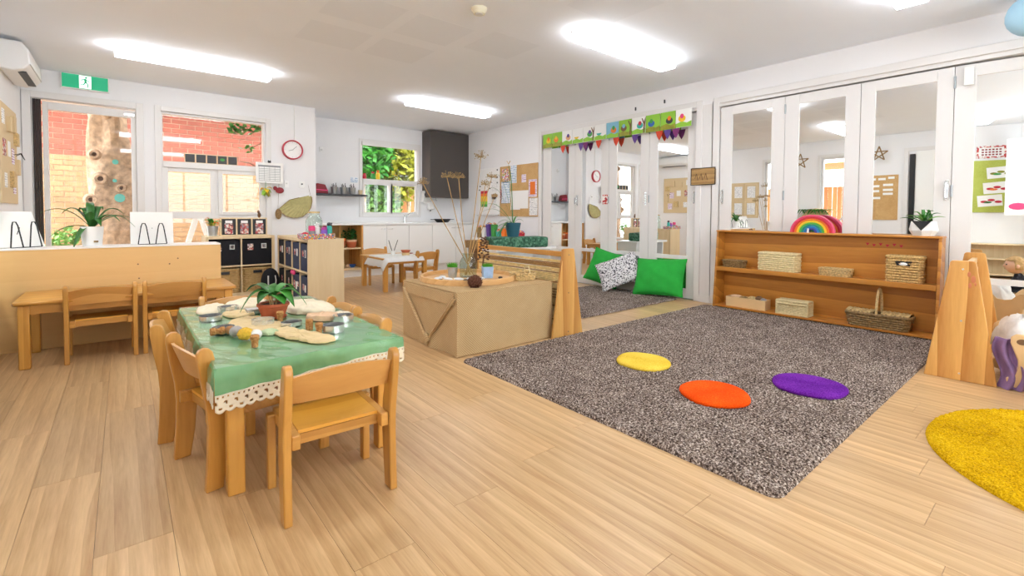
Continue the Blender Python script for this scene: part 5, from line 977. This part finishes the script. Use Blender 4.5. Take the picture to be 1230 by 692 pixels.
# banner cards and bunting along the far doors
g = random.Random(31); n = 12; y1 = 5.76; wcard = (5.76-3.09)/n
pal_ = [('lime', 'yellow', 'orange'), ('lime', 'orange', 'yellow'), ('paper', 'tan_skin', 'violet'), ('paper', 'yellow', 'tan_skin'), ('paper', 'green', 'violet'), ('paper', 'teal', 'orange'), ('card_blue', 'orange', 'green'), ('lime', 'dark_wood', 'card_blue'), ('paper', 'teal', 'red'), ('lime', 'blue', 'green'), ('lime', 'dark_grey', 'orange'), ('paper', 'yellow', 'pink')]
ordn = ('first', 'second', 'third', 'fourth', 'fifth', 'sixth', 'seventh', 'eighth', 'ninth', 'tenth', 'eleventh', 'last')
for k in range(n):
    y0 = 5.76-wcard*(k+1); t = thing('picture_card', 'bright picture card, '+ordn[k]+' along the banner counting from the pinboard', 'card', (XB-.045, y0, 2.165), 0, 'picture cards hung along the folding doors'); bx('card', pal_[k][0], t, 0, .004, .004, wcard-.004, 0, .225)
    def flat(c, pts, x=-.002): return MB().prism(pts, x, x+.002, 'x').build('print', c, t, smooth=0)
    flat('lime' if pal_[k][0] != 'lime' else 'leaf_yellow', [(.006, .004), (wcard-.006, .004), (wcard-.006, .05), (wcard*.6, .075), (wcard*.3, .05), (.006, .07)])
    cx, cz = wcard*(.4+.2*(k % 2)), .11; flat(pal_[k][1], [(cx+.05*math.cos(a*PI/6), cz+.042*math.sin(a*PI/6)) for a in range(12)], -.003); flat(pal_[k][2], [(cx+.026*math.cos(a*PI/5), cz+.03+.03*math.sin(a*PI/5)) for a in range(10)], -.004)
    if k in (4, 7, 8): flat('dark_wood', [(.02, .004), (.035, .004), (.03, .12), (.06, .2), (.05, .205), (.022, .15), (.0, .21), (-.0, .19)], -.0045)
    if k in (3, 5): flat('paper', [(.03, .1), (wcard-.03, .1), (wcard-.02, .2), (.02, .2)], -.0045)
for k, (y, c) in enumerate(((5.30, 'bunting_red'), (4.92, 'violet'), (4.83, 'plum'), (4.57, 'bunting_red'), (4.25, 'bunting_red'), (3.93, 'violet'), (3.55, 'bunting_red'), (3.43, 'violet'), (3.31, 'plum'))):
    nmf = {'plum': 'plum', 'bunting_red': 'orange red', 'violet': 'violet'}[c]
    t = thing('bunting_flag', nmf+' pennant hanging under the '+ordn[min(11, int((5.76-y)/wcard))]+' picture card', 'pennant', (XB-.038, y, 2.165), 0, 'bunting pennants under the picture cards'); MB().prism([(-.055, 0), (.055, 0), (.035, -.07), (0, -.125), (-.035, -.07)], -.001, .001, 'x').build('flag', c, t, smooth=0)
for y, z in ((3.95, 2.50), (3.50, 2.52)):
    t = thing('picture_hook', 'small dark hook above the folding doors, '+('farther from the plank plaque' if y > 3.7 else 'nearer the plank plaque'), 'hook', (XB, y, z)); bx('hook', 'dark_grey', t, -.012, 0, -.008, .008, 0, .045)
t = thing('photo_sticker', 'small red photo stuck on the white stile of a folding door', 'photo', (XB+.008, 4.43, 1.22)); bx('print', 'print_red', t, -.004, 0, 0, .09, 0, .14)

# ================================================================== rugs
def pile(name, label, mat, inside, x0, x1, y0, y1, step, h, seed, edge):
    # tufted rug: jittered grid of pile tips, cut to its outline, with a skirt to the floor
    g = random.Random(seed); nx = int((x1-x0)/step); ny = int((y1-y0)/step); vs = []; fs = []
    for j in range(ny+1):
        for i in range(nx+1):
            x, y = x0+(x1-x0)*i/nx, y0+(y1-y0)*j/ny; x, y, e = inside(x, y)
            k = min(1, e/edge) if e > 0 else 0
            z = h*(.25+.75*k**.5)+(g.uniform(-.0048, .0048) if e > 0 else 0)*(.5+.5*k)
            if e <= 0: z = .0005
            q = .34*step if e > step else .12*step
            vs.append((x+g.uniform(-q, q), y+g.uniform(-q, q), max(.0005, z)))
    w = nx+1
    for j in range(ny):
        for i in range(nx): fs.append((j*w+i, j*w+i+1, (j+1)*w+i+1, (j+1)*w+i))
    mb = MB(); mb.v = vs; mb.f = fs; mb.mi = [0]*len(fs)
    t = thing(name, label, 'rug'); o = mb.build('pile', mat, t, smooth=0); o['kind'] = 'stuff'; return t
def rect_in(x0, x1, y0, y1, rc=.05):
    def f(x, y):
        cx, cy = min(max(x, x0+rc), x1-rc), min(max(y, y0+rc), y1-rc); dx, dy = x-cx, y-cy; d = math.hypot(dx, dy)
        if d > rc: x, y = cx+dx/d*rc, cy+dy/d*rc; d = rc
        return x, y, (rc-d) if (dx or dy) else min(x-x0, x1-x, y-y0, y1-y)
    return f
def circ_in(cx, cy, r):
    def f(x, y):
        d = math.hypot(x-cx, y-cy)
        if d > r: x, y = cx+(x-cx)/d*r, cy+(y-cy)/d*r
        return x, y, max(0, r-d)
    return f
pile('grey_rug', 'large brown grey shag rug in the middle of the floor', 'carpet', rect_in(1.845, 5.245, .68, 2.80), 1.845, 5.245, .68, 2.80, .0115, .021, 1, .02)
pile('grey_rug', 'brown grey shag rug under the floor cushions by the far mirrors', 'carpet', rect_in(3.17, 5.36, 3.20, 4.60), 3.17, 5.36, 3.20, 4.60, .017, .021, 2, .02)
pile('yellow_rug', 'round mustard yellow shag rug at the right edge', 'yellow_pile', circ_in(3.12, -.30, .765), 2.355, 3.885, -1.065, .465, .0115, .026, 3, .03)
def felt(x, y, r, mat, label):
    rg = random.Random(int(r*1e4)); t = thing('felt_mat', label, 'cushion', (x, y, .021), rg.uniform(0, 3), 'felt seat rounds'); w1, w2 = rg.uniform(0, 6), rg.uniform(0, 6)
    def fn(u, v):
        a = 2*PI*u; rr = r*(1+.02*math.sin(2*a+w1)+.012*math.sin(5*a+w2)); prof = [(1, 0), (1.03, .009), (1.02, .018), (.97, .025), (.8, .028), (.5, .029), (.2, .029), (0, .029)]; p = prof[min(7, int(round(v*7)))]
        return (rr*p[0]*math.cos(a), rr*p[0]*math.sin(a), p[1]+.002*math.sin(a*3+p[0]*9))
    MB().grid(fn, 48, 7).build('pad', mat, t, weld=True, smooth=70)
felt(2.787, 1.925, .178, 'felt_yellow', 'round yellow felt seat mat on the grey rug'); felt(2.60, 1.315, .186, 'felt_orange', 'round orange felt seat mat on the grey rug'); felt(3.175, 1.02, .192, 'felt_purple', 'round purple felt seat mat on the grey rug')

# ================================================================== floor cushions
def cushion(loc, w, h, th, rz, lean, tilt, mat, label, seed):
    g = random.Random(seed); t = thing('floor_cushion', label, 'cushion', loc, rz, 'floor cushions against the mirrors'); n = 18; vs = []; fs = []
    T = Matrix.Rotation(lean, 4, 'X') @ Matrix.Rotation(tilt, 4, 'Y') if not tilt else Matrix.Translation((0, 0, 0)) @ Matrix.Rotation(lean, 4, 'X') @ Matrix.Rotation(tilt, 4, 'Y')
    ph = [g.uniform(0, 6) for _ in range(4)]
    def pt(u, v, s):
        a, b = 2*u-1, 2*v-1; puff = ((1-a*a)*(1-b*b))**.42; pin = 1-.055*(1-abs(a)**2)*abs(b)**6
        x = w/2*a*(1-.06*(1-b*b)*abs(a)**5); z = h/2*b*(1-.06*(1-a*a)*abs(b)**5)
        cr = .012*math.sin(a*7+b*5+ph[0])*math.sin(b*4+ph[1])*puff + .006*math.sin((a+b)*13+ph[2])*(abs(a*b))
        return (x, s*(th/2*puff)+cr, z+h/2)
    mb = MB(); mb.grid(lambda u, v: pt(u, v, -1), n, n, T); mb.grid(lambda u, v: pt(1-u, v, 1), n, n, T); o = mb.build('cover', mat, t, weld=True, smooth=80)
    zmin = min((T @ Vector(v.co)).z if 0 else v.co.z for v in o.data.vertices); t.location.z = .019-zmin
    rim = [pt(i/n, 0, 0) for i in range(n)]+[pt(1, i/n, 0) for i in range(n)]+[pt(1-i/n, 1, 0) for i in range(n)]+[pt(0, 1-i/n, 0) for i in range(n)]
    MB().ring(rim, .004, 5, True, T).build('piping', mat, t)
cushion((5.26, 4.40, .02), .58, .50, .16, R(-82), R(-22), R(12), 'green_cushion', 'bright green floor cushion nearest the bamboo screen', 1)
cushion((5.17, 3.90, .02), .58, .46, .13, R(-70), R(-36), R(-27), 'script_fabric', 'white cushion with black script between the green ones', 2)
cushion((5.22, 3.42, .02), .66, .50, .17, R(-80), R(-24), R(-3), 'green_cushion', 'bright green floor cushion nearest the plank plaque', 3)

# ================================================================== long pine shelf
t = thing('pine_shelf', 'long low pine shelf with two tiers in front of the mirrored doors', 'shelf unit', (5.235, .735, 0)); LY = 1.935; SH = .875
for y in (0, LY-.022): MB().prism([(-.045, .0), (.19, .0), (.19, SH), (.03, SH)], y, y+.022, 'y').build('side_panel', 'shelf_pine', t, bevel=.003)
bx('back_panel', 'shelf_pine', t, .178, .19, .022, LY-.022, .03, SH-.005); bx('top', 'shelf_pine', t, .022, .192, -.004, LY+.004, SH, SH+.018, bevel=.003)
bx('shelf', 'shelf_pine', t, .0, .178, .022, LY-.022, .455, .478); bx('shelf_lip', 'shelf_pine', t, -.018, .0, .022, LY-.022, .435, .482, bevel=.003); bx('shelf', 'shelf_pine', t, -.04, .178, .022, LY-.022, .03, .05, bevel=.002); bx('plinth', 'black_plastic', t, .0, .02, .022, LY-.022, .0, .03)
for k in range(6): MB().prism([(.28+k*.05, .80+.01*(k % 2)), (.31+k*.05, .80+.01*(k % 2)), (.295+k*.05, .775+.01*(k % 2))], .1765, .1782, 'x').build('sticker', 'red', t)
SZ, LZ = .478, .05; SX = 5.235
def bask(label, y0, y1, z, h, d, mat, x=None, rows=6, stakes=14, flare=1.0, rad=.03, rz=0, hole=False, r=.006, name='woven_basket'):
    x = SX+.092 if x is None else x; t = thing(name, label, 'basket', (x, (y0+y1)/2, z), rz, 'baskets on the pine shelf'); w = y1-y0
    weave(d, w, h, rows, stakes, r, flare, rad, .0045).build('woven_body', mat, t); MB().ring([(a*flare, b*flare, h) for a, b in rrect(d, w, rad)], r*1.25, 6, True).build('rim', mat, t)
    if hole:
        MB().prism([(-.045, h-.075), (.045, h-.075), (.06, h-.035), (-.06, h-.035)], -d/2-.012, -d/2-.006, 'x').build('handle_hole', 'black_plastic', t)
        MB().ball((-d/2-.012, 0, h-.06), .003, .03, .014, 8).build('cloth_inside', 'paper', t)
    return t
bask('small dark bowl basket at the left of the upper tier', 2.38, 2.60, SZ, .075, .12, 'rattan_dark', flare=1.15, rad=.05)
bask('pale rectangular woven basket on the upper tier', 1.84, 2.20, SZ, .185, .15, 'rattan_pale', rows=9, stakes=14, rad=.015, r=.0105)
bask('shallow woven tray basket in the middle of the upper tier', 1.385, 1.63, SZ, .07, .13, 'rattan', flare=1.08)
bask('tall seagrass basket with a cut handle at the right of the upper tier', .86, 1.10, SZ, .225, .15, 'seagrass', rows=10, stakes=12, rad=.015, r=.0115, hole=True)
t = thing('wooden_box', 'open light wooden box of wooden pieces on the lower tier', 'box', (SX+.06, 2.32, LZ)); mb = frame4(MB(), -.2, .2, 0, .10, .008, -.07, -.062, 'x') if 0 else MB()
mb.box(-.07, -.06, -.21, .21, 0, .105); mb.box(.06, .07, -.21, .21, 0, .105); mb.box(-.06, .06, -.21, -.2, 0, .105); mb.box(-.06, .06, .2, .21, 0, .105); mb.box(-.06, .06, -.2, .2, 0, .01); mb.box(-.06, .06, -.004, .004, .01, .10); mb.build('box', 'pale_ply', t)
for i, (y, z, a, b, mt) in enumerate(((.12, .105, .07, .02, 'dough_pink'), (.05, .10, .06, .018, 'rattan_dark'), (-.05, .105, .05, .025, 'rattan'), (-.12, .11, .04, .03, 'dark_wood'), (-.16, .1, .035, .022, 'grey'))): MB().ball((0, y, z), .035, a, b, 10, T=None).build('wood_piece', mt, t)
t = thing('wicker_hamper', 'small pale lidded wicker hamper on the lower tier', 'basket', (SX+.05, 1.85, LZ), 0, 'baskets on the pine shelf'); weave(.14, .28, .11, 9, 12, .006, 1.0, .01, .003).build('woven_body', 'rattan_pale', t); mb = MB()
for z in (.006, .112, .14): mb.ring([(a, b, z) for a, b in rrect(.15, .29, .012)], .009, 6, True)
for a, b in ((.072, .142), (-.072, .142), (.072, -.142), (-.072, -.142)): mb.cyl((a, b, 0), (a, b, .14), .010, n=8)
mb.build('cane_frame', 'rattan_pale', t); weave(.142, .28, .028, 3, 12, .006, 1.0, .01, .003).build('lid', 'rattan_pale', t, loc=(0, 0, .112)); MB().ring([(-.08, -.02, .09), (-.095, 0, .11), (-.08, .02, .09)], .005, 6).build('clasp', 'rattan', t); MB().prism([(a*.95, b*.95) for a, b in rrect(.14, .28, .012)], .138, .144).build('lid_top', 'rattan_pale', t)
t = bask('large brown picnic basket with a hooped handle on the lower tier', .94, 1.36, LZ, .12, .17, 'rattan_dark', x=SX+.055, rows=6, stakes=14, flare=1.12, rad=.03, r=.0105)
MB().ring([(0, .0+.0, 0)]+[(.09*math.cos(PI*k/12), 0, .12+.24*math.sin(PI*k/12)) for k in range(13)][0:13] if 0 else [(.095*math.cos(PI*k/12), 0, .11+.24*math.sin(PI*k/12)) for k in range(13)], .011, 8).build('handle', 'rattan', t)
for s in (-1, 1): MB().slab(lambda u, v, s=s: (-.085+.17*u, s*(.03+.2*v), .132+.012*math.sin(PI*u)+.006*math.sin(v*40)), 8, 16, (0, 0, .008)).build('flap_lid', 'rattan', t)
# things on top of the shelf
TZ2 = SH+.018
t = thing('toy_rainbow', 'wooden stacking rainbow toy on top of the pine shelf', 'toy', (5.335, 1.72, TZ2), R(4)); cols = ('arch_pink', 'arch_red', 'arch_orange', 'arch_yellow', 'arch_green', 'arch_teal', 'arch_blue', 'arch_violet'); R0 = .192
for k, c in enumerate(cols):
    ro = R0-k*.0205; ri = ro-.0185; hs = .93; A = [PI*i/24 for i in range(25)]; poly = [(ro*math.cos(a), ro*hs*math.sin(a)) for a in A]+[(ri*math.cos(a), ri*hs*math.sin(a)) for a in reversed(A)]
    n = 25; vs = []; fs = []
    for xx in (-.035, .035): vs += [(xx, a, b) for a, b in poly]
    N = 50
    for i in range(24):
        a, b, c_, d = i, i+1, N-2-i, N-1-i; fs += [(a, d, c_, b), (N+a, N+b, N+c_, N+d)]
    for i in range(N): fs.append((i, (i+1) % N, N+(i+1) % N, N+i))
    MB().add(vs, fs).build('arch', c, t, bevel=.002)
t = thing('wooden_figure', 'tiny white figure under the rainbow arches', 'toy', (5.275, 1.74, TZ2)); MB().lathe([(0, 0), (.012, 0), (.008, .025), (0, .028)], 12).build('body', 'paper', t); MB().ball((0, 0, .034), .009, n=10).build('head', 'paper', t)
t = thing('planter', 'white and black faceted planter of succulents on the pine shelf', 'potted plant', (5.335, .868, TZ2)); pr = [(0, 0), (.072, 0), (.098, .045), (.098, .06), (.085, .125), (.078, .125), (.07, .11), (0, .11)]
MB().lathe(pr, 8).build('pot', 'white_paint', t, smooth=20)
MB().add([(-.089, .065, .128), (-.089, -.065, .128), (-.101, .0, .045), (-.080, .062, .126), (-.080, -.062, .126)], [(0, 1, 2), (0, 3, 4, 1), (0, 2, 3), (1, 4, 2), (3, 2, 4)]).build('black_triangle', 'black_plastic', t, smooth=0)
MB().lathe([(0, .115), (.074, .113), (.074, .1), (0, .1)], 16).build('soil', 'soil', t)
for i, (az, L, ri) in enumerate(((R(100), .16, .05), (R(80), .13, .07), (R(-90), .14, .06), (R(-75), .11, .09), (R(180), .08, .08), (R(150), .09, .06), (R(210), .09, .05), (R(20), .06, .12), (R(130), .08, .10), (R(-120), .08, .11))): leafpart('leaf', ('leaf_dark', 'leaf', 'leaf_pale')[i % 3], t, az, L, .026, ri, .01, (0, 0, .11), fold=.6)

# ================================================================== doll cradle corner
t = thing('doll_cradle', 'pale plywood doll cradle with curved rocker ends beside the pine screen', 'cradle', (4.195, .10, 0), R(-76))
def cend(y):
    L = [(0, 0), (.08, .004), (.14, .02), (.168, .045), (.172, .07), (.155, .085), (.13, .10), (.122, .14), (.125, .19), (.142, .24), (.158, .29), (.156, .325), (.135, .345), (.10, .345), (.075, .32), (.05, .285), (.0, .275)]
    poly = L+[(-a_, b_) for a_, b_ in reversed(L[1:-1])]
    o = MB().prism(poly, y, y+.016, 'y').build('rocker_end', 'pale_ply', t, bevel=.004)
    MB().lathe([(0, 0), (.035, 0), (.035, .001), (0, .001)], 16, T=Tm((-.11, y-.0005, .30), rx=R(90), s=(.7, .5, 1))).build('hand_hole', 'dark_wood', o)
cend(0); cend(.46)
for s_ in (-1, 1): bx('side_board', 'pale_ply', t, s_*.118-.006, s_*.118+.006, .016, .46, .09, .20)
bx('base_board', 'pale_ply', t, -.112, .112, .016, .46, .08, .09)
t = thing('white_blanket', 'rumpled white knitted blanket heaped on the doll cradle', 'blanket', (4.44, .225, .20), R(-76))
def heap(u, v):
    a_ = 2*PI*u; r_ = math.sin(v*PI/2); k = 1+.12*math.sin(3*a_+1)+.08*math.sin(7*a_+v*9)
    return (.125*r_*k*math.cos(a_), .20*r_*k*math.sin(a_), .22*math.cos(v*PI/2)*(1+.15*math.sin(4*a_+v*6)*r_)+.015*math.sin(a_*9+v*20))
MB().grid(heap, 40, 16).build('blanket', 'wool_white', t, smooth=80)
t = thing('lilac_cloth', 'lilac fleece cloth spilling to the floor beside the pine screen', 'cloth', (4.25, .27, 0), R(-80)); MB().slab(lambda u, v: (-.055+.13*u+.02*math.sin(v*6), -.03-.03*math.sin(PI*u)-.05*(1-v)+.018*math.sin(u*14), .004+.30*v), 20, 16, (0, .014, 0)).build('cloth', 'lilac_cloth', t, smooth=80)
t = bask('dark woven doll basket on the floor at the right edge', -.12, .10, .0, .26, .2, 'rattan_dark', x=3.98, rows=12, stakes=14); t['group'] = 'floor baskets'

# ================================================================== child reflected in the ajar mirror door
def skin(name, mat, parent, nodes, edges, sub=2):
    me = bpy.data.meshes.new(name); me.from_pydata([n[0] for n in nodes], edges, []); me.materials.append(M[mat]); o = bpy.data.objects.new(name, me); COL.objects.link(o); o.parent = parent
    sk = o.modifiers.new('skin', 'SKIN'); sv = me.skin_vertices
    if not len(sv): me.attributes  # layer is created with the modifier
    lay = me.skin_vertices[0].data if len(me.skin_vertices) else None
    if lay is None:
        import bmesh
        b = bmesh.new(); b.from_mesh(me); b.verts.layers.skin.verify(); b.to_mesh(me); b.free(); lay = me.skin_vertices[0].data
    for i, n in enumerate(nodes): lay[i].radius = n[1] if isinstance(n[1], tuple) else (n[1], n[1]); lay[i].use_root = (i == 0)
    ss = o.modifiers.new('sub', 'SUBSURF'); ss.levels = sub; ss.render_levels = sub
    for p in me.polygons: p.use_smooth = True
    return o
cu = thing('floor_pad', 'blue round floor pad on the yellow rug under the child', 'cushion', (3.0, -.235, .024)); MB().lathe([(0, 0), (.2, 0), (.215, .03), (.2, .07), (.1, .085), (0, .088)], 30).build('pad', 'blue_seat', cu)
ch = thing('person', 'small child in a dark jumper sitting cross-legged, seen in the ajar mirror', 'person', (3.0, -.24, .105))
# the child faces +y; one continuous body mesh in dark clothes, with skin head and hands as children
body = [((0, 0, .06), .085), ((0, .0, .14), .085), ((0, .015, .22), .08), ((0, .02, .265), .042), ((0, .03, .30), .034),
        ((-.07, .01, .235), .042), ((-.105, .06, .15), .034), ((-.07, .14, .10), .026), ((.07, .01, .235), .042), ((.105, .06, .15), .034), ((.07, .14, .10), .026),
        ((-.07, .02, .05), .058), ((-.13, .15, .05), .044), ((-.03, .17, .025), .032), ((.02, .20, .02), .026), ((.07, .02, .05), .058), ((.13, .15, .05), .044), ((.05, .20, .025), .032), ((.0, .24, .02), .026)]
ed = [(0, 1), (1, 2), (2, 3), (3, 4), (2, 5), (5, 6), (6, 7), (2, 8), (8, 9), (9, 10), (0, 11), (11, 12), (12, 13), (13, 14), (0, 15), (15, 16), (16, 17), (17, 18)]
skin('body', 'jumper', ch, body, ed)
hd = MB().ball((0, .05, .385), .078, .09, .098, 24).build('head', 'skin', ch, smooth=80)
mb = MB(); mb.ball((0, .139, .378), .012, .016, .016, 10); mb.build('nose', 'skin', hd)
for s in (-1, 1):
    MB().ball((s*.078, .045, .38), .012, .02, .026, 10).build('ear', 'skin', hd); MB().ball((s*.032, .128, .395), .011, .008, .009, 10).build('eye', 'black_plastic', hd)
    hp = [((s*.07, .14, .10), .02), ((s*.045, .175, .085), (.022, .013)), ((s*.02, .195, .08), .009), ((s*.005, .205, .07), .008), ((s*.028, .205, .078), .009), ((s*.012, .222, .066), .008), ((s*.04, .21, .075), .009), ((s*.026, .228, .062), .008), ((s*.052, .208, .073), .008), ((s*.044, .224, .06), .007), ((s*.03, .165, .10), .009), ((s*.01, .172, .105), .008)]
    skin('hand', 'skin', ch, hp, [(0, 1), (1, 2), (2, 3), (1, 4), (4, 5), (1, 6), (6, 7), (1, 8), (8, 9), (1, 10), (10, 11)], 1)
MB().ball((0, .136, .342), .022, .006, .006, 10).build('mouth', 'dough_pink', hd)
def hairf(u, v):
    a = 2*PI*u; th = v*R(118 if math.sin(a) < .3 else 62); k = 1.06+.02*math.sin(a*9)+.015*math.sin(a*17+v*8); return (.08*k*math.sin(th)*math.cos(a), .05+.093*k*math.sin(th)*math.sin(a), .388+.102*k*math.cos(th))
MB().grid(hairf, 40, 10).build('hair', 'hair', ch, smooth=80)
